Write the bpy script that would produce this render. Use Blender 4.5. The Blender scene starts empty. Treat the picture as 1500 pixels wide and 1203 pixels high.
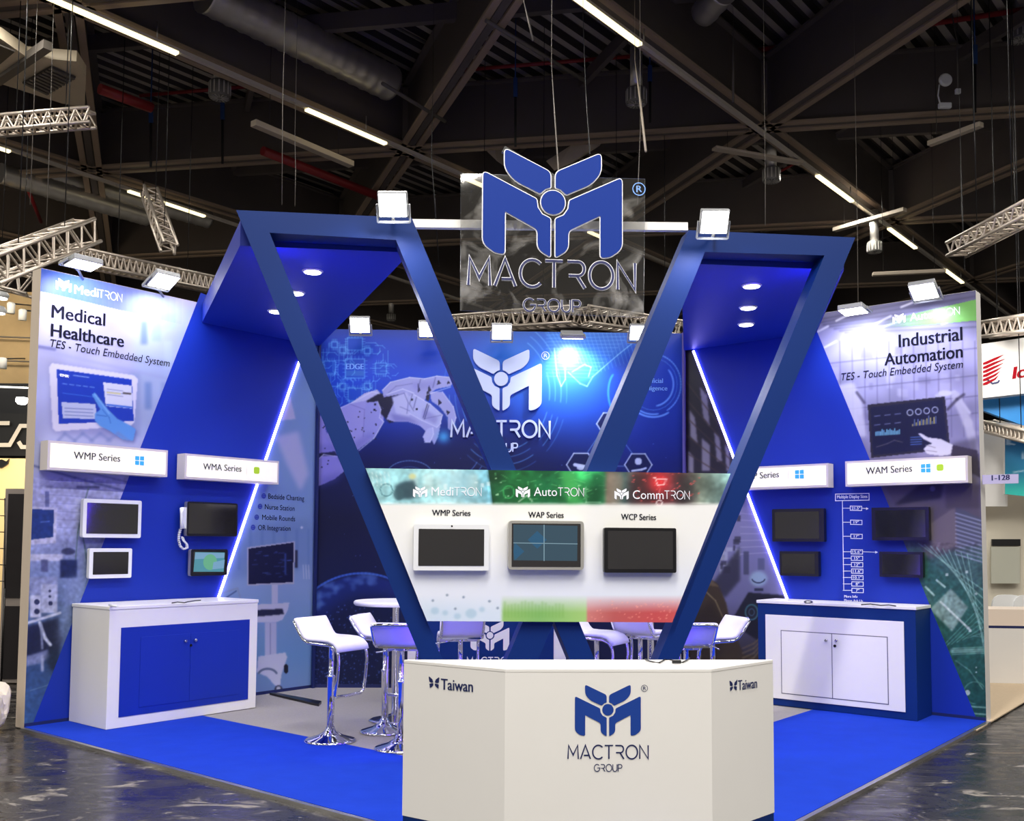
import bpy, bmesh, math, random
import numpy as np
from mathutils import Vector, Matrix
random.seed(7)
RNG = np.random.RandomState(11)
SC = bpy.context.scene
COL = SC.collection

# ------------------------------------------------------------------ camera
F_PX, CXP, CYP = 1440.0, 750.0, 704.0        # focal length and principal point in 1500x1203 pixels
PITCH, ROLL, EYE = math.radians(3.7), 0.006, 1.6
FWD = Vector((0, math.cos(PITCH), math.sin(PITCH)))
UP0 = Vector((0, -math.sin(PITCH), math.cos(PITCH)))
RT0 = Vector((1, 0, 0))
RT = RT0*math.cos(ROLL) + UP0*math.sin(ROLL)
UPV = UP0*math.cos(ROLL) - RT0*math.sin(ROLL)
CAM = Vector((0, 0, EYE))
cam_data = bpy.data.cameras.new('camera')
cam_data.sensor_width = 36.0
cam_data.lens = F_PX/1500*36
cam_data.shift_y = (CYP-601.5)/1500
cam_data.clip_end = 300
cam = bpy.data.objects.new('camera', cam_data)
COL.objects.link(cam)
M = Matrix.Identity(4)
for r in range(3):
    M[r][0], M[r][1], M[r][2], M[r][3] = RT[r], UPV[r], -FWD[r], CAM[r]
cam.matrix_world = M
SC.camera = cam
# ------------------------------------------------------------------ world, exposure, hall lamps
SC.view_settings.view_transform = 'Standard'
SC.view_settings.look = 'None'
SC.view_settings.gamma = 1.0
SC.view_settings.use_curve_mapping = False
SC.view_settings.exposure = 0.0
world = bpy.data.worlds.new('world')
SC.world = world
world.use_nodes = True
world.node_tree.nodes['Background'].inputs[0].default_value = (1.0, 0.93, 0.85, 1)
world.node_tree.nodes['Background'].inputs[1].default_value = 0.40

TH = math.radians(39.3)                       # booth grid: U runs along the left wall, W along the right wall
U = Vector((math.sin(TH), math.cos(TH), 0))
W = Vector((-math.cos(TH), math.sin(TH), 0))
ZUP = Vector((0, 0, 1))

def lamp_area(name, loc, target, sx, sy, power, col):
    d = bpy.data.lights.new(name, 'AREA')
    d.shape = 'RECTANGLE'; d.size = sx; d.size_y = sy; d.energy = power; d.color = col
    o = bpy.data.objects.new(name, d); COL.objects.link(o)
    o.location = loc
    o.rotation_euler = (Vector(target)-Vector(loc)).to_track_quat('-Z', 'Y').to_euler()
    return o
def lamp_spot(name, loc, target, power, col, ang=100, blend=0.8, size=0.06):
    d = bpy.data.lights.new(name, 'SPOT')
    d.energy = power; d.color = col; d.spot_size = math.radians(ang); d.spot_blend = blend; d.shadow_soft_size = size
    o = bpy.data.objects.new(name, d); COL.objects.link(o)
    o.location = loc
    o.rotation_euler = (Vector(target)-Vector(loc)).to_track_quat('-Z', 'Y').to_euler()
    return o

HALL_COL = (1.0, 0.955, 0.875)
NODE = Vector((-2.0, 18.1, 0))
EF = Vector((math.sin(math.radians(99.7)), math.cos(math.radians(99.7)), 0))
EU = Vector((math.sin(math.radians(39.7)), math.cos(math.radians(39.7)), 0))
ED = Vector((math.sin(math.radians(-20.3)), math.cos(math.radians(-20.3)), 0))
SIDE = 6.52
# the luminaire lines under the roof carry on through the hall, also over and behind the viewer
for i in range(-2, 4):
    for t in (-34, -26, -18, -10, 4.5, 12.5):
        p = NODE + EF*SIDE*i + EU*t
        if p.y > 24: continue
        o = lamp_area('hall_luminaire_light', (p.x, p.y, 8.62), (p.x, p.y, 0), 0.2, 6.0, 260 if p.y > 3 else (60 if p.x < -3 else 820), HALL_COL)
        o.rotation_euler = (0, 0, -math.radians(39.7))

# ------------------------------------------------------------------ pixel -> world helpers
def ray(px, py):
    return FWD*F_PX + RT*(px-CXP) - UPV*(py-CYP)
def on_z(px, py, z):
    d = ray(px, py)
    return CAM + d*((z-EYE)/d.z)
def at(px, py, depth):
    d = ray(px, py)
    return CAM + d*(depth/d.y)
def project(p):
    v = Vector(p)-CAM
    k = F_PX/v.dot(FWD)
    return CXP+v.dot(RT)*k, CYP-v.dot(UPV)*k
class Plane:
    def __init__(s, o, h, n, up=ZUP):
        s.o, s.h, s.n, s.up = Vector(o), Vector(h).normalized(), Vector(n).normalized(), Vector(up).normalized()
    def px(s, x, y, off=0.0):
        d = ray(x, y)
        o = s.o + s.n*off
        return CAM + d*((o-CAM).dot(s.n)/d.dot(s.n))
    def sz(s, a, b, off=0.0):
        return s.o + s.h*a + s.up*b + s.n*off
    def ab(s, p):
        return (p-s.o).dot(s.h), (p-s.o).dot(s.up)

def lin(c):
    return tuple((x/12.92 if x <= 0.04045 else ((x+0.055)/1.055)**2.4) for x in c)
def rgb(r, g, b):
    return lin((r/255, g/255, b/255))

# ------------------------------------------------------------------ materials
MATS = {}
def mat(name, col, rough=0.5, metal=0.0, emit=None, estr=0.0, spec=0.5, noise=0.0, nscale=6.0, bump=0.0, rnoise=0.0):
    if name in MATS: return MATS[name]
    m = bpy.data.materials.new(name); m.use_nodes = True
    nt = m.node_tree; b = nt.nodes['Principled BSDF']
    b.inputs['Base Color'].default_value = (*col, 1)
    b.inputs['Roughness'].default_value = rough
    b.inputs['Metallic'].default_value = metal
    b.inputs['Specular IOR Level'].default_value = spec
    if emit:
        b.inputs['Emission Color'].default_value = (*emit, 1)
        b.inputs['Emission Strength'].default_value = estr
    if noise or bump or rnoise:
        tc = nt.nodes.new('ShaderNodeTexCoord')
        nz = nt.nodes.new('ShaderNodeTexNoise')
        nz.inputs['Scale'].default_value = nscale; nz.inputs['Detail'].default_value = 5
        nt.links.new(tc.outputs['Object'], nz.inputs['Vector'])
        if noise:
            mx = nt.nodes.new('ShaderNodeMix'); mx.data_type = 'RGBA'
            mx.inputs[6].default_value = (*[max(0, c*(1-noise)) for c in col], 1)
            mx.inputs[7].default_value = (*[min(1, c*(1+noise)) for c in col], 1)
            nt.links.new(nz.outputs['Fac'], mx.inputs[0])
            nt.links.new(mx.outputs[2], b.inputs['Base Color'])
        if rnoise:
            mr = nt.nodes.new('ShaderNodeMapRange')
            mr.inputs[1].default_value = 0.3; mr.inputs[2].default_value = 0.7
            mr.inputs[3].default_value = max(0, rough-rnoise); mr.inputs[4].default_value = rough+rnoise
            nt.links.new(nz.outputs['Fac'], mr.inputs[0]); nt.links.new(mr.outputs[0], b.inputs['Roughness'])
        if bump:
            bp = nt.nodes.new('ShaderNodeBump'); bp.inputs['Strength'].default_value = bump; bp.inputs['Distance'].default_value = 0.01
            nt.links.new(nz.outputs['Fac'], bp.inputs['Height']); nt.links.new(bp.outputs[0], b.inputs['Normal'])
    MATS[name] = m
    return m
def emit_mat(name, col, strength, base=(0.8, 0.8, 0.8), rough=0.5):
    return mat(name, base, rough, emit=col, estr=strength)
def print_mat():
    if 'print' in MATS: return MATS['print']
    m = bpy.data.materials.new('printed_artwork'); m.use_nodes = True
    nt = m.node_tree; b = nt.nodes['Principled BSDF']
    a = nt.nodes.new('ShaderNodeVertexColor'); a.layer_name = 'Col'
    nt.links.new(a.outputs['Color'], b.inputs['Base Color'])
    b.inputs['Roughness'].default_value = 0.38
    b.inputs['Specular IOR Level'].default_value = 0.35
    MATS['print'] = m
    return m

# ------------------------------------------------------------------ mesh builder
class MB:
    def __init__(s): s.v, s.f, s.mi, s.sm = [], [], [], []
    def add(s, vs, fs, mi=0, sm=False):
        k = len(s.v)
        s.v += [Vector(p) for p in vs]
        for f in fs:
            s.f.append([i+k for i in f]); s.mi.append(mi); s.sm.append(sm)
        return s
    def box(s, c, sx, sy, sz, ax=None, mi=0):
        c = Vector(c)
        a, b, d = ax or (Vector((1, 0, 0)), Vector((0, 1, 0)), Vector((0, 0, 1)))
        vs = [c + a*(sx/2*i) + b*(sy/2*j) + d*(sz/2*k) for k in (-1, 1) for j in (-1, 1) for i in (-1, 1)]
        return s.add(vs, [(0, 2, 3, 1), (4, 5, 7, 6), (0, 1, 5, 4), (2, 6, 7, 3), (0, 4, 6, 2), (1, 3, 7, 5)], mi)
    def bar(s, p, q, w, h, mi=0, up=ZUP):
        p, q = Vector(p), Vector(q); d = q-p; L = d.length; d = d/L
        side = d.cross(up)
        if side.length < 1e-4: side = d.cross(Vector((1, 0, 0)))
        side.normalize(); u2 = side.cross(d)
        return s.box((p+q)/2, w, L, h, (side, d, u2), mi)
    def prism(s, poly, vec, mi=0, mside=None, mback=None):
        n = len(poly); vec = Vector(vec)
        vs = [Vector(p) for p in poly] + [Vector(p)+vec for p in poly]
        k = len(s.v); s.v += vs
        s.f.append([k+i for i in range(n)]); s.mi.append(mi); s.sm.append(False)
        s.f.append([k+n+i for i in reversed(range(n))]); s.mi.append(mi if mback is None else mback); s.sm.append(False)
        for i in range(n):
            j = (i+1) % n
            s.f.append([k+i, k+n+i, k+n+j, k+j]); s.mi.append(mi if mside is None else mside); s.sm.append(False)
        return s
    def ring(s, outer, inner, vec, mi=0):
        """a frame: outer and inner loops of equal count joined, extruded along vec"""
        n = len(outer); vec = Vector(vec); k = len(s.v)
        s.v += [Vector(p) for p in outer]+[Vector(p) for p in inner]+[Vector(p)+vec for p in outer]+[Vector(p)+vec for p in inner]
        for i in range(n):
            j = (i+1) % n
            for q in ((i, j, n+j, n+i), (2*n+j, 2*n+i, 3*n+i, 3*n+j), (j, i, 2*n+i, 2*n+j), (n+i, n+j, 3*n+j, 3*n+i)):
                s.f.append([k+a for a in q]); s.mi.append(mi); s.sm.append(False)
        return s
    def tube(s, path, r, n=10, mi=0, cap=True, closed=False):
        path = [Vector(p) for p in path]
        m = len(path); k = len(s.v); prev = None
        for i, p in enumerate(path):
            if closed: t = path[(i+1) % m]-path[i-1]
            else: t = path[min(i+1, m-1)]-path[max(i-1, 0)]
            t.normalize()
            if prev is None:
                a = t.cross(Vector((0, 0, 1)))
                if a.length < 1e-3: a = t.cross(Vector((1, 0, 0)))
            else:
                a = prev - t*prev.dot(t)
            a.normalize(); b = t.cross(a); prev = a
            rr = r[i] if isinstance(r, (list, tuple)) else r
            for q in range(n):
                w = 2*math.pi*q/n
                s.v.append(p + a*(rr*math.cos(w)) + b*(rr*math.sin(w)))
        for i in range(m if closed else m-1):
            i2 = (i+1) % m
            for q in range(n):
                q2 = (q+1) % n
                s.f.append([k+i*n+q, k+i2*n+q, k+i2*n+q2, k+i*n+q2]); s.mi.append(mi); s.sm.append(True)
        if cap and not closed:
            s.f.append([k+q for q in range(n)]); s.mi.append(mi); s.sm.append(False)
            s.f.append([k+(m-1)*n+q for q in reversed(range(n))]); s.mi.append(mi); s.sm.append(False)
        return s
    def lathe(s, prof, c=(0, 0, 0), n=32, mi=0, axis=None):
        c = Vector(c); k = len(s.v)
        a, b, d = axis or (Vector((1, 0, 0)), Vector((0, 1, 0)), Vector((0, 0, 1)))
        for r, z in prof:
            for q in range(n):
                w = 2*math.pi*q/n
                s.v.append(c + a*(r*math.cos(w)) + b*(r*math.sin(w)) + d*z)
        for i in range(len(prof)-1):
            for q in range(n):
                q2 = (q+1) % n
                s.f.append([k+i*n+q, k+i*n+q2, k+(i+1)*n+q2, k+(i+1)*n+q]); s.mi.append(mi); s.sm.append(True)
        s.f.append([k+q for q in reversed(range(n))]); s.mi.append(mi); s.sm.append(False)
        s.f.append([k+(len(prof)-1)*n+q for q in range(n)]); s.mi.append(mi); s.sm.append(False)
        return s
    def build(s, name, mats, parent=None, loc=None, bevel=0.0, auto=False):
        if not isinstance(mats, (list, tuple)): mats = [mats]
        base = Vector((0, 0, 0))
        if parent is not None:
            q = parent
            while q is not None:
                base += Vector(q.location); q = q.parent
        elif loc is not None: base = Vector(loc)
        elif s.v:
            xs = [p.x for p in s.v]; ys = [p.y for p in s.v]; zs = [p.z for p in s.v]
            base = Vector(((min(xs)+max(xs))/2, (min(ys)+max(ys))/2, min(zs)))
        me = bpy.data.meshes.new(name)
        me.from_pydata([tuple(p-base) for p in s.v], [], s.f)
        for m in mats: me.materials.append(m)
        me.polygons.foreach_set('material_index', s.mi)
        me.polygons.foreach_set('use_smooth', s.sm)
        me.update()
        bm = bmesh.new(); bm.from_mesh(me)
        bmesh.ops.recalc_face_normals(bm, faces=bm.faces)
        bm.to_mesh(me); bm.free()
        o = bpy.data.objects.new(name, me)
        COL.objects.link(o)
        if parent is not None: o.parent = parent
        else: o.location = base
        if bevel:
            b = o.modifiers.new('bevel', 'BEVEL'); b.width = bevel; b.segments = 2; b.limit_method = 'ANGLE'
        return o
def thing(name, label, cat, loc=(0, 0, 0), rz=0.0, group=None):
    o = bpy.data.objects.new(name, None); COL.objects.link(o)
    o.empty_display_size = 0.1
    o.location = loc; o.rotation_euler = (0, 0, rz)
    return tag(o, label, cat, group)
def tag(o, label, cat, group=None, kind=None):
    o['label'] = label; o['category'] = cat
    if group: o['group'] = group
    if kind: o['kind'] = kind
    return o
def struct(o):
    o['kind'] = 'structure'
    return o
def lab(o, label):
    o['label'] = label
    return o
def rounded(poly, r, n=4):
    """round the corners of a 2-D or 3-D polygon; r may be a list"""
    out = []; m = len(poly)
    for i in range(m):
        p = Vector(poly[i]); a = Vector(poly[i-1]); b = Vector(poly[(i+1) % m])
        rr = r[i] if isinstance(r, (list, tuple)) else r
        if rr <= 0: out.append(p); continue
        da, db = (a-p), (b-p)
        t = min(rr, da.length*0.49, db.length*0.49)
        p1 = p+da.normalized()*t; p2 = p+db.normalized()*t
        for k in range(n+1):
            w = k/n
            out.append(p1*(1-w)*(1-w)+p*2*w*(1-w)+p2*w*w)
    return out

# ------------------------------------------------------------------ printed artwork: soft canvas baked to a coloured grid
def gblur(a, s):
    if s <= 0: return a
    r = max(1, int(3*s)); k = np.exp(-0.5*(np.arange(-r, r+1)/s)**2); k /= k.sum()
    a = np.apply_along_axis(lambda v: np.convolve(np.pad(v, r, mode='edge'), k, 'valid'), 0, a)
    return np.apply_along_axis(lambda v: np.convolve(np.pad(v, r, mode='edge'), k, 'valid'), 1, a)
class Canvas:
    def __init__(s, x0, y0, x1, y1, stops, horizontal=False):
        s.x0, s.y0 = x0, y0; s.w, s.h = int(x1-x0), int(y1-y0)
        s.X, s.Y = np.meshgrid(np.arange(s.w)+x0+0.5, np.arange(s.h)+y0+0.5)
        t = s.X if horizontal else s.Y
        ks = [q[0] for q in stops]
        s.a = np.stack([np.interp(t, ks, [q[1][c] for q in stops]) for c in range(3)], -1).astype(float)
    def mask(s, m, col, a=1.0, blur=0):
        m = gblur(m.astype(float), blur)*a
        s.a = s.a*(1-m[..., None]) + np.array(col, float)*m[..., None]
    def _win(s, xs, ys, pad):
        i0 = max(0, int(min(xs)-s.x0-pad)); i1 = min(s.w, int(max(xs)-s.x0+pad)+2)
        j0 = max(0, int(min(ys)-s.y0-pad)); j1 = min(s.h, int(max(ys)-s.y0+pad)+2)
        return (slice(j0, j1), slice(i0, i1)) if i1 > i0 and j1 > j0 else None
    def _put(s, w, m, col, a, blur):
        m = gblur(m.astype(float), blur)*a
        s.a[w] = s.a[w]*(1-m[..., None]) + np.array(col, float)*m[..., None]
    def poly(s, pts, col, a=1.0, blur=0.6):
        xs = [p[0] for p in pts]; ys = [p[1] for p in pts]
        w = s._win(xs, ys, 3*blur+2)
        if w is None: return s
        X, Y = s.X[w], s.Y[w]; m = np.zeros(X.shape, bool)
        for i in range(len(pts)):
            xa, ya = pts[i-1]; xb, yb = pts[i]
            if ya == yb: continue
            m ^= ((ya > Y) != (yb > Y)) & (X < (xb-xa)*(Y-ya)/(yb-ya)+xa)
        s._put(w, m, col, a, blur); return s
    def ell(s, cx, cy, rx, ry, col, a=1.0, blur=0.6):
        w = s._win([cx-rx, cx+rx], [cy-ry, cy+ry], 3*blur+2)
        if w is None: return s
        s._put(w, ((s.X[w]-cx)/rx)**2+((s.Y[w]-cy)/ry)**2 < 1, col, a, blur); return s
    def glow(s, cx, cy, rx, ry, col, a=1.0):
        m = np.exp(-(((s.X-cx)/rx)**2+((s.Y-cy)/ry)**2))*a
        s.a = s.a*(1-m[..., None])+np.array(col, float)*m[..., None]; return s
    def line(s, pts, wd, col, a=1.0, blur=0.4):
        for i in range(len(pts)-1):
            (xa, ya), (xb, yb) = pts[i], pts[i+1]
            w = s._win([xa, xb], [ya, yb], wd+3*blur+2)
            if w is None: continue
            dx, dy = xb-xa, yb-ya; L = max(1e-6, dx*dx+dy*dy)
            t = np.clip(((s.X[w]-xa)*dx+(s.Y[w]-ya)*dy)/L, 0, 1)
            d = np.hypot(s.X[w]-xa-t*dx, s.Y[w]-ya-t*dy)
            s._put(w, np.clip(wd/2+0.5-d, 0, 1), col, a, blur)
        return s
    def arc(s, cx, cy, rx, ry, a0, a1, wd, col, a=1.0, n=24):
        pts = [(cx+rx*math.cos(math.radians(a0+(a1-a0)*k/n)), cy+ry*math.sin(math.radians(a0+(a1-a0)*k/n))) for k in range(n+1)]
        return s.line(pts, wd, col, a)
    def rect(s, x0, y0, x1, y1, col, a=1.0, blur=0.5):
        return s.poly([(x0, y0), (x1, y0), (x1, y1), (x0, y1)], col, a, blur)
    def mottle(s, scale, amp, region=None, seed=0):
        r = np.random.RandomState(seed)
        n = gblur(r.randn(s.h, s.w), scale); n /= n.std()
        if region is not None: n = n*region
        s.a = np.clip(s.a*(1+amp*n[..., None]), 0, 1); return s
    def sample(s, px, py):
        x = np.clip(px-s.x0-0.5, 0, s.w-1.001); y = np.clip(py-s.y0-0.5, 0, s.h-1.001)
        i, j = x.astype(int), y.astype(int); fx, fy = (x-i)[:, None], (y-j)[:, None]
        a = s.a
        return (a[j, i]*(1-fx)+a[j, i+1]*fx)*(1-fy)+(a[j+1, i]*(1-fx)+a[j+1, i+1]*fx)*fy
def C8(r, g, b): return (r/255, g/255, b/255)
def bake(cv, plane, a0, a1, b0, b1, step, name, parent, off=0.002, poly=None):
    na, nb = max(2, int((a1-a0)/step)), max(2, int((b1-b0)/step))
    A, B = np.meshgrid(np.linspace(a0, a1, na+1), np.linspace(b0, b1, nb+1))
    A, B = A.ravel(), B.ravel()
    if poly is not None:      # four corners (TL,TR,BR,BL) of a quad; grid follows it
        s_ = (A-a0)/(a1-a0); t_ = (B-b0)/(b1-b0)
        P = [np.array(p) for p in poly]
        top = P[0][None]*(1-s_)[:, None]+P[1][None]*s_[:, None]
        bot = P[3][None]*(1-s_)[:, None]+P[2][None]*s_[:, None]
        Q = bot*(1-t_)[:, None]+top*t_[:, None] + np.array(plane.n)*off
    else:
        Q = np.array(plane.o+plane.n*off)[None]+A[:, None]*np.array(plane.h)+B[:, None]*np.array(plane.up)
    v = Q-np.array(CAM); k = F_PX/(v@np.array(FWD))
    col = cv.sample(CXP+(v@np.array(RT))*k, CYP-(v@np.array(UPV))*k)
    col = np.clip(col, 0, 1)
    col = np.where(col <= 0.04045, col/12.92, ((col+0.055)/1.055)**2.4)
    idx = np.arange((na+1)*(nb+1)).reshape(nb+1, na+1)
    fs = np.stack([idx[:-1, :-1], idx[:-1, 1:], idx[1:, 1:], idx[1:, :-1]], -1).reshape(-1, 4)
    base = np.zeros(3); q = parent
    while q is not None:
        base += np.array(q.location); q = q.parent
    me = bpy.data.meshes.new(name)
    me.from_pydata((Q-base).tolist(), [], fs.tolist())
    at_ = me.color_attributes.new('Col', 'FLOAT_COLOR', 'POINT')
    at_.data.foreach_set('color', np.concatenate([col, np.ones((len(col), 1))], 1).astype(np.float32).ravel())
    me.materials.append(print_mat())
    o = bpy.data.objects.new(name, me); COL.objects.link(o); o.parent = parent
    return o

# ------------------------------------------------------------------ lettering
_TC = {}
def text_geo(body, bold=0.0, shear=0.0):
    bold = 0.0; k = (body, bold, shear)
    if k in _TC: return _TC[k]
    cu = bpy.data.curves.new('lettering', 'FONT')
    cu.body = body; cu.size = 1.0; cu.offset = bold; cu.shear = shear; cu.resolution_u = 3
    o = bpy.data.objects.new('lettering_tmp', cu); COL.objects.link(o)
    dg = bpy.context.evaluated_depsgraph_get()
    me = bpy.data.meshes.new_from_object(o.evaluated_get(dg))
    vs = [(v.co.x, v.co.y) for v in me.vertices]; fs = [tuple(p.vertices) for p in me.polygons]
    bpy.data.objects.remove(o); bpy.data.curves.remove(cu); bpy.data.meshes.remove(me)
    x0 = min(v[0] for v in vs); x1 = max(v[0] for v in vs)
    _TC[k] = ([(x-x0, y) for x, y in vs], fs, x1-x0)
    return _TC[k]
CAP = 0.682
def put_text(mb, plane, body, p0, p1, cap, off=0.006, bold=0.0, shear=0.0, mi=0):
    """baseline from pixel p0 to p1 on the plane, cap height in pixels"""
    vs, fs, w = text_geo(body, bold, shear)
    a, b = plane.px(*p0, off), plane.px(*p1, off)
    up = (plane.px(p0[0], p0[1]-cap, off)-a).length/CAP
    ex = (b-a)/w
    for dx in ((0,) if bold <= 0 else (-bold*1.6, -bold*0.5, bold*0.5, bold*1.6)):
        mb.add([a+ex*(x+dx)+plane.up*(up*y)+plane.n*(dx*0.002) for x, y in vs], fs, mi)
    return mb
GLY = {
    'M': (0.90, [[(0.0, 0), (0.05, 1), (0.45, 0.28), (0.85, 1), (0.90, 0)]]),
    'A': (0.86, [[(0, 0), (0.42, 1), (0.86, 0)], [(0.28, 0.26), (0.74, 0.26)]]),
    'C': (0.85, [[(0.5+0.5*math.cos(math.radians(a)), 0.5+0.5*math.sin(math.radians(a))) for a in range(45, 316, 15)]]),
    'T': (0.74, [[(0, 0.98), (0.74, 0.98)], [(0.37, 0.98), (0.37, 0)]]),
    'R': (0.74, [[(0.0, 0.98), (0.45, 0.98)]+[(0.45+0.26*math.sin(math.radians(a)), 0.72+0.26*math.cos(math.radians(a))) for a in range(15, 181, 15)]+[(0.05, 0.46)], [(0.40, 0.46), (0.74, 0)]]),
    'O': (1.0, [[(0.5+0.5*math.cos(math.radians(a)), 0.5+0.5*math.sin(math.radians(a))) for a in range(0, 361, 12)]]),
    'N': (0.74, [[(0, 0), (0, 1), (0.74, 0), (0.74, 1)]]),
    'G': (0.95, [[(0.5+0.5*math.cos(math.radians(a)), 0.5+0.5*math.sin(math.radians(a))) for a in range(45, 361, 15)]+[(0.55, 0.5)]]),
    'U': (0.74, [[(0, 1), (0, 0.37)]+[(0.37-0.37*math.cos(math.radians(a)), 0.37-0.37*math.sin(math.radians(a))) for a in range(0, 181, 18)]+[(0.74, 1)]]),
    'P': (0.66, [[(0, 0), (0, 0.98), (0.40, 0.98)]+[(0.40+0.26*math.sin(math.radians(a)), 0.72+0.26*math.cos(math.radians(a))) for a in range(15, 181, 15)]+[(0.0, 0.46)]]),
}
def stroke_word(word, gap=0.2):
    out = []; x = 0
    for ch in word:
        w, ls = GLY[ch]
        for l in ls: out.append([(x+p[0], p[1]) for p in l])
        x += w+gap
    return out, x-gap
def ribbon(pts, w):
    """mitred strip for a 2-D polyline"""
    L, R = [], []; n = len(pts); closed = math.dist(pts[0], pts[-1]) < 1e-6
    for i in range(n):
        p = Vector(pts[i])
        a = Vector(pts[i-1]) if i else (Vector(pts[-2]) if closed else None)
        b = Vector(pts[i+1]) if i < n-1 else (Vector(pts[1]) if closed else None)
        d1 = (p-a).normalized() if a is not None else (b-p).normalized()
        d2 = (b-p).normalized() if b is not None else d1
        n1, n2 = Vector((-d1.y, d1.x)), Vector((-d2.y, d2.x))
        m = n1+n2
        if m.length < 0.3: m = n1
        m.normalize(); k = min(2.2, 1/max(0.35, m.dot(n1)))
        L.append(p+m*(w/2*k)); R.append(p-m*(w/2*k))
    return L, R
def put_strokes(mb, plane, word, p0, p1, cap, wt=0.1, off=0.006, depth=0.0, mi=0, mside=None, gap=0.2):
    ls, w = stroke_word(word, gap)
    a, b = plane.px(*p0, off), plane.px(*p1, off)
    up = (plane.px(p0[0], p0[1]-cap, off)-a).length
    ex = (b-a)/w; kx = ex.length
    for l in ls:
        q = [(x*kx, y*up) for x, y in l]
        Ls, Rs = ribbon(q, wt*up)
        exn = ex.normalized(); n = len(q)
        P = [a+exn*v.x+plane.up*v.y for v in Ls+Rs]
        fs = [(i, i+1, n+i+1, n+i) for i in range(n-1)]
        if depth:
            Q = [p+plane.n*depth for p in P]
            m = len(P)
            mb.add(P+Q, [(m+n+i, m+n+i+1, m+i+1, m+i) for i in range(n-1)], mi)
            mb.add(P+Q, [(i, i+1, m+i+1, m+i) for i in range(n-1)]+[(n+i+1, n+i, m+n+i, m+n+i+1) for i in range(n-1)]
                   + [(0, m, m+n, n), (n-1, 2*n-1, m+2*n-1, m+n-1)], mi if mside is None else mside)
        else:
            mb.add(P, fs, mi)
    return mb
def emblem_polys():
    cx, cy = 803.5, 258.0
    UL = rounded([(717, 164), (799, 203), (799, 231), (790, 234), (780, 243), (735, 222), (717, 200)], [9, 9, 2, 0, 3, 12, 12])
    LM = rounded([(679, 207), (774, 253), (776, 268), (784, 280), (799, 287), (799, 357), (776, 343), (776, 308), (718, 278), (718, 355), (700, 352), (679, 337)],
                 [9, 3, 0, 0, 3, 5, 12, 8, 2, 7, 5, 12])
    out = []
    for P in (UL, LM):
        q = [((p.x-cx)/250, (cy-p.y)/250) for p in P]
        out.append(q); out.append([(-x, y) for x, y in reversed(q)])
    out.append([(0.086*math.cos(a), 0.086*math.sin(a)) for a in [2*math.pi*k/28 for k in range(28)]])
    return out
EMB = emblem_polys()
def tri2(poly):
    from mathutils.geometry import tessellate_polygon
    return tessellate_polygon([[Vector((x, y, 0)) for x, y in poly]])
def put_emblem(mb, plane, c, width, off=0.006, depth=0.0, mi=0, mside=None, tilt=None):
    o = plane.px(*c, off); wd = (plane.px(c[0]+width/2, c[1], off)-plane.px(c[0]-width/2, c[1], off)).length
    for P in EMB:
        V3 = [o+plane.h*(x*wd)+plane.up*(y*wd) for x, y in P]
        t = [tuple(f) for f in tri2(P)]
        if depth:
            Q = [p+plane.n*depth for p in V3]; n = len(P)
            mb.add(Q, t, mi)
            mb.add(V3+Q, [(i, (i+1) % n, n+(i+1) % n, n+i) for i in range(n)], mi if mside is None else mside)
            mb.add(V3, t, mi if mside is None else mside)
        else: mb.add(V3, t, mi)
    return mb
def put_registered(mb, plane, c, r, off=0.006, mi=0):
    ring = [(math.cos(2*math.pi*k/24), math.sin(2*math.pi*k/24)) for k in range(25)]
    L, R = ribbon(ring, 0.16)
    o = plane.px(*c, off); k = (plane.px(c[0]+r, c[1], off)-o).length
    P = [o+plane.h*(v.x*k)+plane.up*(v.y*k) for v in L+R]
    mb.add(P, [(i, i+1, 25+i+1, 25+i) for i in range(24)], mi)
    put_text(mb, plane, 'R', (c[0]-r*0.42, c[1]+r*0.5), (c[0]+r*0.5, c[1]+r*0.5), r*1.05, off, 0.01, 0, mi)
    return mb
def put_poly(mb, plane, pts, off=0.004, mi=0):
    P = [plane.px(x, y, off) for x, y in pts]
    ab = [plane.ab(p) for p in P]
    mb.add(P, [tuple(f) for f in tri2(ab)], mi)
    return mb
def put_disc(mb, plane, c, r, off=0.005, mi=0, n=24):
    o = plane.px(*c, off); k = (plane.px(c[0]+r, c[1], off)-o).length
    mb.add([o+plane.h*(k*math.cos(2*math.pi*i/n))+plane.up*(k*math.sin(2*math.pi*i/n)) for i in range(n)], [tuple(range(n))], mi)
    return mb
def put_line(mb, plane, pts, w, off=0.005, mi=0):
    """printed line, w in pixels"""
    P = [plane.px(x, y, off) for x, y in pts]; ab = [plane.ab(p) for p in P]
    k = (plane.px(pts[0][0]+w, pts[0][1], off)-P[0]).length
    L, R = ribbon([tuple(q) for q in ab], k); n = len(pts)
    o = plane.o+plane.n*off
    mb.add([o+plane.h*v.x+plane.up*v.y for v in L+R], [(i, i+1, n+i+1, n+i) for i in range(n-1)], mi)
    return mb
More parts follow.
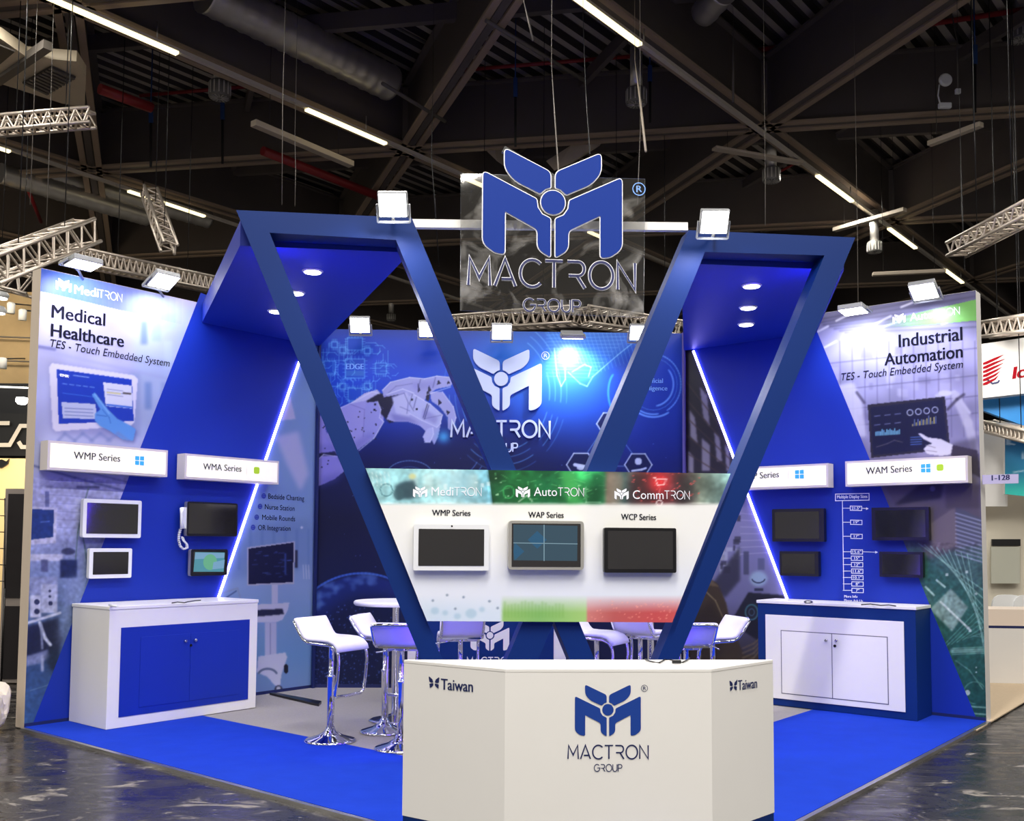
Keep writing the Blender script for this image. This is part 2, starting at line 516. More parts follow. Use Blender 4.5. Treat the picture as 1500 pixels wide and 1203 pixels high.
# ================================================================== shared materials
m_white = mat('white_laminate', rgb(232, 230, 228), 0.32, noise=0.02, nscale=3)
m_blue = mat('blue_paint', rgb(16, 52, 150), 0.42, noise=0.06, nscale=2)
m_frame = mat('frame_blue_laminate', rgb(5, 42, 108), 0.5, spec=0.22, noise=0.05, nscale=1.5)
m_bluepanel = mat('blue_print', rgb(16, 46, 160), 0.5, spec=0.3, noise=0.04, nscale=1.5)
m_navy = mat('navy_ink', rgb(16, 30, 86), 0.5)
m_logo = mat('logo_blue', rgb(22, 62, 150), 0.4)
m_ink = mat('dark_ink', rgb(16, 16, 32), 0.8, spec=0.1)
m_grey_ink = mat('grey_ink', rgb(110, 110, 118), 0.5)
m_whiteink = mat('white_ink', rgb(240, 242, 250), 0.45)
m_paleink = mat('pale_blue_ink', rgb(110, 160, 235), 0.45)
m_chrome = mat('chrome', (0.86, 0.86, 0.88), 0.07, 1.0)
m_alu = mat('aluminium', (0.62, 0.60, 0.57), 0.32, 1.0, noise=0.1)
m_black = mat('black_plastic', rgb(14, 14, 17), 0.35)
m_screen = mat('dark_glass', (0.016, 0.015, 0.016), 0.08, spec=0.8, rnoise=0.03)
m_beige = mat('beige_edge', rgb(206, 190, 172), 0.55, noise=0.03)
m_seat = mat('white_seat', rgb(236, 234, 240), 0.3, noise=0.02)
m_led = emit_mat('led_strip_light', (0.34, 0.30, 1.0), 16.0)
m_floodface = emit_mat('flood_led_face', (1.0, 0.98, 0.93), 14.0)
m_down = emit_mat('downlight_lens', (0.92, 0.92, 1.0), 9.0)
m_tube = emit_mat('luminaire_tube', (1.0, 0.84, 0.46), 2.2)

# ================================================================== hall floor and roof
fm = mat('polished_hall_floor', rgb(36, 34, 36), 0.2, noise=0.6, nscale=0.9, rnoise=0.1, bump=0.02, spec=0.6)
nt = fm.node_tree
vz = nt.nodes.new('ShaderNodeTexVoronoi'); vz.inputs['Scale'].default_value = 5.5
tcn = nt.nodes.new('ShaderNodeTexCoord'); mp = nt.nodes.new('ShaderNodeMapping')
mp.inputs['Scale'].default_value = (1.0, 2.6, 1); mp.inputs['Rotation'].default_value = (0, 0, 0.6)
rp = nt.nodes.new('ShaderNodeValToRGB'); rp.color_ramp.elements[0].position = 0.05; rp.color_ramp.elements[0].color = (1, 1, 1, 1)
rp.color_ramp.elements[1].position = 0.085; rp.color_ramp.elements[1].color = (0, 0, 0, 1)
mxn = nt.nodes.new('ShaderNodeMix'); mxn.data_type = 'RGBA'; mxn.inputs[7].default_value = (0.30, 0.28, 0.26, 1)
bs = nt.nodes['Principled BSDF']; src = bs.inputs['Base Color'].links[0].from_socket
nt.links.new(tcn.outputs['Object'], mp.inputs['Vector']); nt.links.new(mp.outputs[0], vz.inputs['Vector'])
nt.links.new(vz.outputs['Distance'], rp.inputs[0]); nt.links.new(rp.outputs[0], mxn.inputs[0])
nt.links.new(src, mxn.inputs[6])
nz2 = nt.nodes.new('ShaderNodeTexNoise'); nz2.inputs['Scale'].default_value = 2.2; nz2.inputs['Detail'].default_value = 9; nz2.inputs['Roughness'].default_value = 0.72; nz2.inputs['Distortion'].default_value = 0.8
mp2 = nt.nodes.new('ShaderNodeMapping'); mp2.inputs['Scale'].default_value = (1.0, 2.2, 1); mp2.inputs['Rotation'].default_value = (0, 0, 0.9)
rp2 = nt.nodes.new('ShaderNodeValToRGB'); rp2.color_ramp.elements[0].position = 0.57; rp2.color_ramp.elements[0].color = (0, 0, 0, 1); rp2.color_ramp.elements[1].position = 0.645; rp2.color_ramp.elements[1].color = (0.9, 0.9, 0.9, 1)
mx3 = nt.nodes.new('ShaderNodeMix'); mx3.data_type = 'RGBA'; mx3.inputs[7].default_value = (0.26, 0.23, 0.20, 1)
nt.links.new(tcn.outputs['Object'], mp2.inputs['Vector']); nt.links.new(mp2.outputs[0], nz2.inputs['Vector']); nt.links.new(nz2.outputs['Fac'], rp2.inputs[0])
nt.links.new(rp2.outputs[0], mx3.inputs[0]); nt.links.new(mxn.outputs[2], mx3.inputs[6]); nt.links.new(mx3.outputs[2], bs.inputs['Base Color'])
mr3 = nt.nodes.new('ShaderNodeMapRange'); mr3.inputs[1].default_value = 0.35; mr3.inputs[2].default_value = 0.68; mr3.inputs[3].default_value = 0.10; mr3.inputs[4].default_value = 0.55
nt.links.new(nz2.outputs['Fac'], mr3.inputs[0]); nt.links.new(mr3.outputs[0], bs.inputs['Roughness'])
struct(MB().box((5, 20, -0.06), 110, 90, 0.1).build('floor', fm))
# hall end and side walls, dark
m_hall = mat('dark_hall_wall', rgb(38, 33, 31), 0.8, noise=0.2, nscale=0.4)
struct(MB().box((5, 58, 6), 110, 0.4, 12).build('wall_hall_far', m_hall))

# roof: ribbed deck along the U girders
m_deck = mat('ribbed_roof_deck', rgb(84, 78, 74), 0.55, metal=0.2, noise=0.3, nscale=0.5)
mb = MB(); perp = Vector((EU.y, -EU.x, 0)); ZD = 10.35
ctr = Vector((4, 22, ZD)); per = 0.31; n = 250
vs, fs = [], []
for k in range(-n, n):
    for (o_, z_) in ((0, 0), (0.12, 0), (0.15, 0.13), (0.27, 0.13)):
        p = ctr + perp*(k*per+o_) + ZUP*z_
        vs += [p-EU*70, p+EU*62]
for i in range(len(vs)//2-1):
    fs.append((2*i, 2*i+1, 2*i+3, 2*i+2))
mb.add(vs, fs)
mb.mi = [1 if i % 4 == 0 else 0 for i in range(len(fs))]  # lower rib flats painted paler: light and shade put into a one-colour deck
struct(mb.build('ceiling', [m_deck, mat('deck_rib_lit_tone', rgb(176, 168, 158), 0.5, noise=0.2, nscale=0.5)]))
m_girder = mat('dark_steel_girder', rgb(104, 96, 91), 0.5, noise=0.25, nscale=0.8)
m_flange = mat('girder_flange_lit_tone', rgb(168, 148, 128), 0.5, noise=0.15, nscale=0.8)  # bottom flanges painted paler, bounce light from below put into the colour
def girder(p, d, t0, t1, z=9.0, h=1.15):
    mb = MB(); a, b = p+d*t0, p+d*t1
    s_ = Vector((d.y, -d.x, 0))
    mb.bar(a+ZUP*(z+h/2), b+ZUP*(z+h/2), 0.12, h)
    mb.bar(a+ZUP*(z+h), b+ZUP*(z+h), 0.34, 0.04)
    for k in (-1, 1):
        mb.bar(a+s_*(0.14*k)+ZUP*z, b+s_*(0.14*k)+ZUP*z, 0.11, 0.05, 1)
    return struct(mb.build('roof_beam', [m_girder, m_flange]))
for j in (-1, 0, 1, 2, 3, 4):
    girder(NODE+EU*(SIDE*j), EF, -36, 36)
for i in range(-5, 6):
    girder(NODE+EF*(SIDE*i), EU, -26, 34)
for i in range(-4, 7):
    girder(NODE+EF*(SIDE*i), ED, -16, 34)
# node posts up to the deck and smaller purlins between the girders
mb = MB()
for i in range(-4, 6):
    for j in range(-2, 4):
        p = NODE+EF*(SIDE*i)+EU*(SIDE*j)
        mb.bar(p+ZUP*8.99, p+ZUP*10.4, 0.42, 0.42, up=EF)
struct(mb.build('roof_beam', m_girder))
for j in range(-2, 7):
    struct(MB().bar(NODE+EU*(SIDE*(j+0.5))-EF*34+ZUP*10.0, NODE+EU*(SIDE*(j+0.5))+EF*34+ZUP*10.0, 0.12, 0.28).build('roof_beam', m_girder))
for i in range(-5, 7):
    struct(MB().bar(NODE+EF*(SIDE*(i+0.5))-ED*14+ZUP*10.05, NODE+EF*(SIDE*(i+0.5))+ED*32+ZUP*10.05, 0.1, 0.22).build('roof_beam', m_girder))

# ================================================================== booth shell
A = on_z(35, 1068, 0); B = on_z(1445, 1059, 0); HW = 4.0; TK = 0.16
PL = Plane(A, U, Vector((U.y, -U.x, 0)))
PR = Plane(B, -W, -U)
endL = PL.px(457, 1012); endL.z = 0
endR = PR.px(1005, 1002); endR.z = 0
hb = (endR-endL).normalized()
PB = Plane(endL, hb, Vector((hb.y, -hb.x, 0)))
LL = (endL-A).length; LR = (endR-B).length; LB = (endR-endL).length
cornerF = B-U*((B-A).dot(U))
def slab(p, d, n, L, z0, z1, tk, mb=None, mi=0):
    mb = mb or MB(); q = p+d*L
    a, b = p, q
    return mb.prism([a+ZUP*z0, b+ZUP*z0, b+ZUP*z1, a+ZUP*z1], -n*tk, mi)
wall_left = struct(slab(A, U, PL.n, LL+0.1, 0, HW, TK).build('wall_left', m_beige, loc=A))
wall_right = struct(slab(B, W, PR.n, LR+0.1, 0, HW, TK).build('wall_right', mat('white_edge', rgb(226, 222, 220), 0.5, noise=0.03), loc=B))
wall_back = struct(slab(endL-hb*0.1, hb, PB.n, LB+0.2, 0, HW, TK).build('wall_back', m_blue, loc=endL))

# floor coverings: grey carpet inside, blue carpet along the two open sides, edging strip
m_gcar = mat('grey_carpet', rgb(150, 146, 146), 0.95, noise=0.12, nscale=60, bump=0.4, spec=0.1)
m_bcar = mat('blue_carpet', rgb(21, 54, 174), 0.95, noise=0.12, nscale=5, bump=0.5, spec=0.1)
uL = U*1.31; wR = W*1.45
P = [A+uL, endL, endR, B+wR, cornerF+uL+wR]
g = MB().prism([p+ZUP*0.001 for p in P], ZUP*0.012).build('carpet', m_gcar)
tag(g, 'flat grey carpet covering the inner booth floor around the stools', 'carpet')
P = [A, A+uL, cornerF+uL+wR, B+wR, B, cornerF]
g = MB().prism([p+ZUP*0.001 for p in P], ZUP*0.016).build('carpet', m_bcar)
tag(g, 'bright blue carpet border along the two open sides of the booth', 'carpet')
struct(MB().bar(A-U*0.02-W*0.02, cornerF-U*0.02, 0.035, 0.03).build('trim_1', m_alu))
struct(MB().bar(B-W*0.02, cornerF-W*0.02, 0.035, 0.03).build('trim_2', m_alu))

# ---------------------------------------------------------------- left wall artwork
cv = Canvas(20, 360, 470, 1080, [(360, C8(186, 182, 224)), (470, C8(202, 196, 236)), (560, C8(180, 184, 230)), (650, C8(178, 182, 226)),
                                 (760, C8(172, 176, 222)), (860, C8(120, 140, 190)), (960, C8(52, 80, 130)), (1070, C8(66, 104, 160))])
cv.mottle(12, 0.05, seed=2)
# blurred ward at upper right
cv.poly([(190, 430), (300, 452), (300, 640), (205, 645)], C8(170, 190, 226), 0.55, 6)
for x0, y0, x1, y1, c in ((206, 470, 216, 505, (96, 122, 176)), (222, 468, 236, 500, (150, 176, 214)), (236, 460, 258, 482, (168, 190, 150)), (212, 560, 222, 600, (110, 140, 200)),
                          (165, 380, 170, 405, (84, 92, 160)), (240, 500, 252, 540, (190, 205, 240)), (190, 545, 206, 640, (150, 166, 214)), (236, 560, 250, 600, (140, 160, 212))):
    cv.rect(x0, y0, x1, y1, C8(*c), 0.7, 2)
cv.line([(56, 508), (80, 512)], 5, C8(110, 112, 170), 0.8, 1); cv.line([(56, 512), (250, 556)], 3, C8(160, 164, 214), 0.6, 2)
# header band fading out
for k in range(26):
    x = 50+k*9; a = max(0, 1-k/24.)*0.95
    yT = 393+(x-60)*0.215; yB = 427+(x-60)*0.235
    cv.poly([(x, yT), (x+9, yT+2), (x+9, yB+2), (x, yB)], C8(38, 84, 205), a, 0)
# tablet with gloved hand
cv.poly([(74, 532), (200, 551), (200, 560), (195, 642), (80, 634), (74, 624)], C8(120, 120, 176), 0.5, 4)
cv.poly([(76, 532), (197, 550), (202, 555), (197, 618), (192, 624), (82, 632), (77, 628), (72, 538)], C8(226, 222, 246), 1, 0.7)
cv.poly([(83, 541), (193, 556), (196, 617), (86, 621)], C8(30, 62, 186), 1, 0.5)
cv.poly([(151, 560), (193, 565), (194.5, 599), (155, 595)], C8(222, 224, 246), 1, 0.5)
cv.poly([(90, 589), (140, 592), (142, 614), (92, 613)], C8(196, 204, 238), 1, 0.5)
for k in range(3): cv.line([(95, 598+k*5), (136, 600+k*5)], 1.2, C8(90, 100, 170), 0.7)
for k in range(3): cv.line([(157, 570+k*4), (180, 573+k*4)], 1.0, C8(100, 110, 180), 0.7)
cv.line([(157, 575), (176, 577)], 2, C8(226, 216, 150)); cv.line([(181, 576), (191, 577)], 2.5, C8(80, 72, 70))
cv.line([(157, 593), (193, 597)], 2.5, C8(60, 110, 220))
cv.line([(88, 549), (100, 551)], 3, C8(220, 226, 250), 0.9); cv.line([(108, 550), (130, 553)], 1.6, C8(150, 176, 240), 0.8)
for k in range(5): cv.line([(92+k*10, 562+k*1.2), (98+k*10, 563+k*1.2)], 1.4, C8(120, 160, 240), 0.8)
cv.line([(92, 576), (140, 582)], 1.2, C8(70, 130, 235), 0.7)
GL = [(134.5, 578), (139, 575), (150, 589), (160, 602), (173, 614), (190, 623), (199, 629), (195, 646), (180, 644), (160, 631), (146, 624), (139, 616), (139, 606), (147, 600)]
cv.poly([(x+2, y+3) for x, y in GL], C8(60, 70, 140), 0.5, 2)
cv.poly(GL, C8(96, 156, 232), 1, 0.6)
cv.line([(142, 608), (156, 610)], 1.5, C8(60, 110, 200), 0.8); cv.line([(150, 600), (160, 612), (162, 620)], 1.5, C8(66, 120, 206), 0.8)
cv.line([(139, 578), (160, 606)], 2, C8(140, 190, 246), 0.8)
# waves under the tablet
for k in range(4): cv.line([(85+k*24, 646), (95+k*26, 635), (110+k*26, 646)], 4, C8(120, 136, 196), 0.6, 1.5)
cv.line([(48, 682), (110, 700), (200, 724)], 3, C8(84, 92, 150), 0.8, 1); cv.line([(120, 690), (210, 712)], 2, C8(84, 92, 150), 0.7, 1)
# clinic equipment below
for k in range(6): cv.line([(60, 712+k*12), (200, 722+k*11)], 1.5, C8(140, 144, 196), 0.5)
cv.rect(112, 712, 146, 716, C8(70, 74, 118), 0.8, 1); cv.line([(130, 714), (124, 735), (114, 780), (110, 830)], 2.2, C8(96, 120, 130), 0.8); cv.line([(118, 770), (124, 800), (130, 840), (120, 880)], 2, C8(80, 110, 120), 0.8)
cv.poly([(66, 720), (72, 720), (72, 745), (66, 745)], C8(90, 98, 150), 0.8)
cv.poly([(44, 742), (84, 744), (82, 796), (44, 798)], C8(206, 206, 238), 1, 0.8)
cv.poly([(46, 746), (79, 747), (78, 787), (45, 791)], C8(36, 62, 128), 1, 0.6)
cv.line([(60, 765), (72, 764)], 2, C8(120, 150, 220), 0.6)
cv.rect(44, 812, 92, 822, C8(206, 208, 236), 1, 1); cv.rect(60, 820, 70, 838, C8(90, 96, 140), 1, 1)
cv.ell(100, 808, 10, 5, C8(60, 66, 100), 1, 1)
cv.rect(88, 820, 113, 847, C8(28, 42, 84), 1, 1.5)
cv.rect(42, 845, 84, 872, C8(150, 160, 204), 1, 1.5); cv.rect(60, 856, 84, 898, C8(186, 192, 226), 1, 1); cv.rect(44, 872, 60, 905, C8(204, 208, 236), 1, 1)
for x, y, r in ((54, 882, 4), (54, 896, 4), (73, 866, 2), (73, 874, 2), (74, 884, 3)): cv.ell(x, y, r, r, C8(46, 54, 96), 1, 0.5)
cv.line([(40, 913), (88, 898)], 4, C8(206, 212, 240), 1, 0.7)
cv.poly([(40, 918), (86, 905), (92, 940), (84, 960), (38, 962)], C8(26, 34, 66), 1, 2)
cv.line([(58, 912), (66, 935), (74, 945)], 4.5, C8(206, 214, 240), 1, 0.8); cv.line([(60, 915), (62, 950)], 3, C8(150, 160, 200), 1, 1)
cv.poly([(38, 962), (70, 952), (74, 962), (60, 972), (38, 976)], C8(140, 150, 196), 0.9, 1.5); cv.line([(62, 962), (62, 982)], 4, C8(180, 190, 226), 1, 1)
cv.ell(78, 966, 9, 18, C8(26, 40, 66), 0.9, 3); cv.line([(44, 1012), (70, 1004), (88, 985)], 1.5, C8(110, 140, 180), 0.7)
cv.poly([(100, 850), (136, 830), (110, 910), (88, 955), (84, 930)], C8(140, 156, 202), 0.6, 5)
cv.mottle(1.6, 0.05, ((cv.Y > 700) & (cv.X < 200)).astype(float), 5)
# print right of the light strip: corridor with computer cart
R_ = (cv.X > 318+(880-cv.Y)*0.343-4) & (cv.X > 300)
g_ = np.interp(cv.Y, [520, 640, 740, 860, 960, 1020], [0, 1, 2, 3, 4, 5])
pal = np.array([C8(140, 178, 226), C8(136, 168, 222), C8(134, 166, 222), C8(150, 178, 226), C8(116, 160, 214), C8(124, 152, 204)])
for c in range(3): cv.a[..., c] = np.where(R_, np.interp(g_, range(6), pal[:, c]), cv.a[..., c])
cv.poly([(425, 580), (433, 614), (412, 616)], C8(206, 204, 240), 0.95, 1)
cv.poly([(404, 640), (437, 632), (452, 695), (440, 720), (420, 680)], C8(200, 200, 240), 0.85, 3)
cv.poly([(330, 812), (380, 770), (455, 760), (455, 830), (330, 850)], C8(112, 140, 196), 0.5, 5)
for x in range(350, 455, 17): cv.line([(x, 776), (x, 834)], 3, C8(96, 130, 190), 0.5, 1.5)
cv.line([(322, 870), (348, 862), (352, 876)], 2.5, C8(150, 168, 206), 0.9); cv.line([(325, 880), (346, 866)], 2, C8(70, 90, 140), 0.8)
for k in range(3): cv.line([(444+k*4, 828), (445+k*4, 848)], 1.2, C8(206, 212, 240), 0.9)
cv.ell(442, 773, 2, 2, C8(220, 226, 246), 0.9); cv.rect(432, 806, 436, 832, C8(44, 44, 70), 0.9, 0.7)
# cart
cv.rect(398, 856, 407, 884, C8(206, 208, 238), 1, 0.6)
cv.poly([(362, 802), (432, 793), (431, 856), (362, 858)], C8(190, 192, 214), 1, 0.5)
cv.poly([(364, 804), (430, 795), (429, 853), (364, 856)], C8(20, 24, 66), 1, 0.4)
for k in range(26):
    x = 369+RNG.rand()*54; y = 808+RNG.rand()*40
    cv.line([(x, y), (x+2+RNG.rand()*6, y-0.5)], 1.1, C8(90, 120, 200), 0.55)
cv.line([(418, 812), (418, 840)], 3, C8(60, 84, 160), 0.8)
cv.poly([(372, 886), (424, 883), (422, 893), (414, 908), (404, 912), (372, 912)], C8(212, 214, 240), 1, 0.6)
cv.poly([(372, 894), (414, 892), (416, 900), (372, 904)], C8(40, 44, 78), 1, 0.8)
cv.rect(388, 912, 405, 966, C8(196, 200, 234), 1, 0.7); cv.line([(396, 914), (396, 962)], 2, C8(150, 158, 204), 0.8)
cv.poly([(378, 962), (418, 956), (421, 963), (412, 990), (410, 1008), (402, 1004), (392, 992), (376, 985)], C8(212, 216, 242), 1, 0.7)
cv.arc(392, 990, 14, 10, 200, 340, 3, C8(110, 124, 160), 0.8)
cv.ell(419, 980, 3.5, 7, C8(26, 28, 44), 1, 0.5); cv.ell(408, 1010, 6, 6, C8(60, 64, 90), 1, 0.6); cv.ell(408, 1009, 3, 3, C8(200, 204, 220), 1, 0.6)
a1, _ = PL.ab(endL)
cv.a *= 0.86
bake(cv, PL, 0.0, a1, 0.02, HW-0.002, 0.006, 'printed_artwork', wall_left)
put = MB()
put_poly(put, PL, [(294, 429), (465, 492), (452, 490), (318, 882), (300, 1040), (46, 1066)], 0.004)
put.build('blue_panel', m_bluepanel, wall_left)
mb = MB()
put_text(mb, PL, 'Medical', (75.8, 465), (153.6, 477.5), 19, 0.006, 0.012)
put_text(mb, PL, 'Healthcare', (74.8, 492.5), (181, 508.5), 18.5, 0.006, 0.016)
put_text(mb, PL, 'TES - Touch Embedded System', (73.5, 508), (248.5, 537.5), 11.5, 0.006, 0.0, 0.2)
for t, p0, p1 in (('Bedside Charting', (393, 730.6), (445.5, 734)), ('Nurse Station', (388, 746), (431.5, 748.6)), ('Mobile Rounds', (384, 761.5), (432.3, 763.8)), ('OR Integration', (378, 776.6), (425.5, 777.8))):
    put_text(mb, PL, t, p0, p1, 7.5, 0.006, 0.0)
mb.build('lettering', m_ink, wall_left)
mb = MB()
for x, y in ((386.4, 726.6), (381, 742), (376, 757.8), (370.7, 772.7)):
    c = PL.px(x, y, 0.006); k = 0.028
    mb.ring([c+PL.h*(k*math.cos(w*0.3927))+ZUP*(k*math.sin(w*0.3927)) for w in range(16)], [c+PL.h*(k*0.62*math.cos(w*0.3927))+ZUP*(k*0.62*math.sin(w*0.3927)) for w in range(16)], PL.n*0.001)
    put_line(mb, PL, [(x-2, y), (x+2, y)], 1.2, 0.006); put_line(mb, PL, [(x, y-2.2), (x, y+2.2)], 1.2, 0.006)
mb.build('bullet_mark', mat('bullet_blue', rgb(50, 70, 170), 0.5), wall_left)
mb = MB()
put_emblem(mb, PL, (93.3, 417.5), 23, 0.006)
put_text(mb, PL, 'Medi', (109, 430), (144, 435.5), 13, 0.006, 0.012)
put_strokes(mb, PL, 'TRON', (145, 435.7), (178.5, 442), 11.5, 0.12, 0.006)
mb.build('lettering', m_whiteink, wall_left)
mb = MB(); put_text(mb, PL, 'EMR', (88.5, 551.5), (100.5, 553.5), 4, 0.006, 0.02); mb.build('lettering', m_whiteink, wall_left)
# thin dark-blue border down the inner end and along the foot
struct(slab(A+PL.n*0.006, U, PL.n, LL, 0.0, 0.045, 0.004).build('baseboard_left', m_navy))

# ---------------------------------------------------------------- right wall artwork
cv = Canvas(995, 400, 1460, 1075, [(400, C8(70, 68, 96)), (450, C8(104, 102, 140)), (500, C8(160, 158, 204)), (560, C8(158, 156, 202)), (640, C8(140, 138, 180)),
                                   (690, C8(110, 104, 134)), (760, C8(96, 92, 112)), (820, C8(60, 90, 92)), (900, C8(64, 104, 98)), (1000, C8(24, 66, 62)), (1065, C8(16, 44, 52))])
cv.mottle(10, 0.07, seed=3)
for k in range(7): cv.line([(1190+k*8, 470+k*3), (1430, 425+k*9)], 2.2, C8(52, 50, 76), 0.5, 1)
for (x0, y0), (x1, y1) in (((1225, 470), (1262, 452)), ((1238, 497), (1305, 463)), ((1196, 487), (1213, 478)), ((1208, 509), (1225, 500)), ((1350, 424), (1420, 420)), ((1320, 450), (1350, 438)), ((1290, 480), (1320, 470)), ((1380, 474), (1410, 466))):
    cv.line([(x0, y0), (x1, y1)], 3, C8(232, 232, 250), 0.9, 0.6)
cv.glow(1285, 500, 55, 70, C8(210, 214, 246), 0.4)
for k in range(34):
    x = 1205+RNG.rand()*225; y = 500+RNG.rand()*140; w = 5+RNG.rand()*14; h = 5+RNG.rand()*16
    cv.rect(x, y, x+w, y+h, C8(*((196, 194, 228) if RNG.rand() > 0.5 else (112, 108, 146))), 0.4, 1.2)
for y in (520, 560, 590, 615): cv.line([(1200, y+14), (1432, y-10)], 1.6, C8(92, 88, 124), 0.6, 0.6)
for k in range(12): cv.line([(1230+k*18, 500), (1232+k*18, 640)], 1.6, C8(98, 94, 132), 0.55, 0.6)
for k in range(30):
    x = 1290+k*5; a = min(0.95, k/16.)
    yT = 464-(x-1320)*0.23; yB = 479-(x-1320)*0.085
    cv.poly([(x, yT), (x+5, yT-1.1), (x+5, yB-0.5), (x, yB)], C8(112, 182, 82), a, 0)
# robot arm
cv.line([(1372, 580), (1398, 575), (1420, 605)], 5, C8(206, 206, 236), 0.9, 1); cv.line([(1400, 580), (1418, 620), (1428, 660)], 13, C8(198, 196, 226), 0.9, 1.5)
cv.line([(1388, 600), (1402, 585), (1412, 578)], 4, C8(60, 56, 80), 0.8, 1); cv.ell(1384, 576, 10, 4, C8(220, 220, 246), 0.9, 1)
cv.poly([(1395, 650), (1432, 640), (1432, 700), (1395, 690)], C8(76, 72, 96), 0.7, 3)
cv.poly([(1226, 565), (1250, 560), (1262, 585), (1270, 640), (1255, 640), (1240, 600)], C8(214, 212, 236), 0.8, 2); cv.line([(1255, 575), (1266, 590)], 4, C8(70, 66, 90), 0.8, 1)
# printed monitor with pointing hand
cv.poly([(1271, 593), (1384, 581), (1392, 658), (1276, 671)], C8(40, 38, 52), 1, 0.5)
cv.poly([(1275, 597), (1381, 585), (1388, 655), (1279, 667)], C8(20, 24, 54), 1, 0.4)
for k in range(4): cv.arc(1333+k*12.2, 604.5-k*1.3, 4.2, 4.2, 0, 360, 1.1, C8(190, 196, 226), 0.9, 16)
for k in range(14): cv.line([(1337+k*2.6, 624-k*0.3), (1337+k*2.6, 624-k*0.3-(2+abs(math.sin(k*1.7))*7+(7 if k in (9, 13) else 0)))], 1.3, C8(*((226, 214, 130) if k % 2 == 0 else (110, 130, 180))), 0.95, 0.2)
for k in range(16): cv.line([(1283+k*2.3, 638-k*0.15), (1283+k*2.3, 638-k*0.15-(3+RNG.rand()*6))], 1.6, C8(130, 206, 236), 0.9, 0.2)
cv.line([(1284, 655), (1300, 650), (1310, 645), (1322, 648)], 1, C8(130, 120, 120), 0.7)
for k in range(3):
    for q in range(2): cv.line([(1281+k*15, 610+q*13-k*1.5), (1289+k*15, 609+q*13-k*1.5)], 1.3, C8(130, 136, 176), 0.8)
for k in range(4): cv.line([(1334, 641+k*3.5), (1350, 640+k*3.5)], 1.3, C8(90, 130, 214), 0.8)
cv.poly([(1345, 635), (1349, 635), (1360, 641), (1378, 643), (1396, 652), (1393, 666), (1378, 668), (1358, 665), (1353, 658), (1358, 652), (1366, 650), (1352, 643)], C8(216, 214, 236), 1, 0.6)
cv.line([(1356, 652), (1370, 656)], 1.2, C8(140, 134, 160), 0.8); cv.line([(1357, 660), (1372, 662)], 1.2, C8(140, 134, 160), 0.8)
cv.poly([(1396, 652), (1432, 660), (1436, 700), (1400, 680), (1393, 666)], C8(56, 50, 66), 1, 0.8)
# boxes and machine below
cv.poly([(1295, 712), (1430, 700), (1440, 790), (1360, 820)], C8(92, 84, 98), 0.9, 2)
cv.poly([(1310, 740), (1360, 700), (1385, 690), (1378, 730), (1340, 735)], C8(26, 26, 40), 0.95, 2); cv.ell(1366, 716, 10, 10, C8(30, 30, 46), 1, 1); cv.ell(1366, 716, 4, 4, C8(90, 90, 120), 1, 0.7)
cv.poly([(1362, 768), (1400, 742), (1402, 800), (1368, 808)], C8(118, 108, 118), 1, 1); cv.poly([(1400, 742), (1438, 760), (1440, 800), (1402, 800)], C8(84, 88, 110), 1, 1)
for k in range(11): cv.line([(1400, 752+k*6), (1440, 764+k*6)], 2, C8(170, 178, 206), 0.75, 0.5)
cv.rect(1385, 710, 1436, 745, C8(74, 66, 78), 0.9, 2)
# green circuit board
GRN = ((cv.Y > 795) & (cv.X > 1320)).astype(float)
cv.poly([(1330, 800), (1445, 880), (1445, 1066), (1420, 1060), (1345, 850)], C8(40, 96, 84), 0.7, 8)
cv.poly([(1362, 892), (1393, 862), (1418, 890), (1395, 925)], C8(140, 172, 164), 0.95, 1)
for k in range(9): cv.line([(1345+k*9, 796+k*2), (1445, 868+k*13)], 1.3, C8(150, 196, 184), 0.75, 0.3)
for k in range(8): cv.line([(1378+k*8, 950-k*3), (1445, 880+k*9)], 1.1, C8(120, 176, 162), 0.65, 0.3)
cv.line([(1378, 882), (1420, 922)], 3, C8(214, 230, 226), 0.9); cv.line([(1356, 860), (1368, 872)], 3, C8(180, 214, 204), 0.9); cv.line([(1372, 850), (1384, 860)], 3, C8(180, 214, 204), 0.9)
for x, y, r in ((1387, 842, 2.5), (1416, 838, 2.5), (1430, 870, 2), (1418, 920, 2.4), (1421, 924, 2.4), (1417, 1015, 4), (1430, 985, 1.5), (1430, 978, 1.5)): cv.ell(x, y, r, r, C8(206, 228, 222), 0.9, 0.5)
for k in range(4): cv.line([(1395, 950+k*3), (1443, 948+k*3)], 1.4, C8(110, 166, 150), 0.8, 0.3)
cv.line([(1400, 968), (1420, 982), (1440, 1010)], 1.5, C8(110, 160, 150), 0.8); cv.arc(1428, 1015, 16, 16, 90, 330, 1.4, C8(90, 146, 130), 0.8); cv.rect(1392, 950, 1440, 957, C8(130, 170, 160), 0.6, 1)
for y in (1035, 1045): cv.line([(1420, y), (1446, y+2)], 2, C8(150, 196, 184), 0.7)
cv.mottle(1.5, 0.08, GRN, 9)
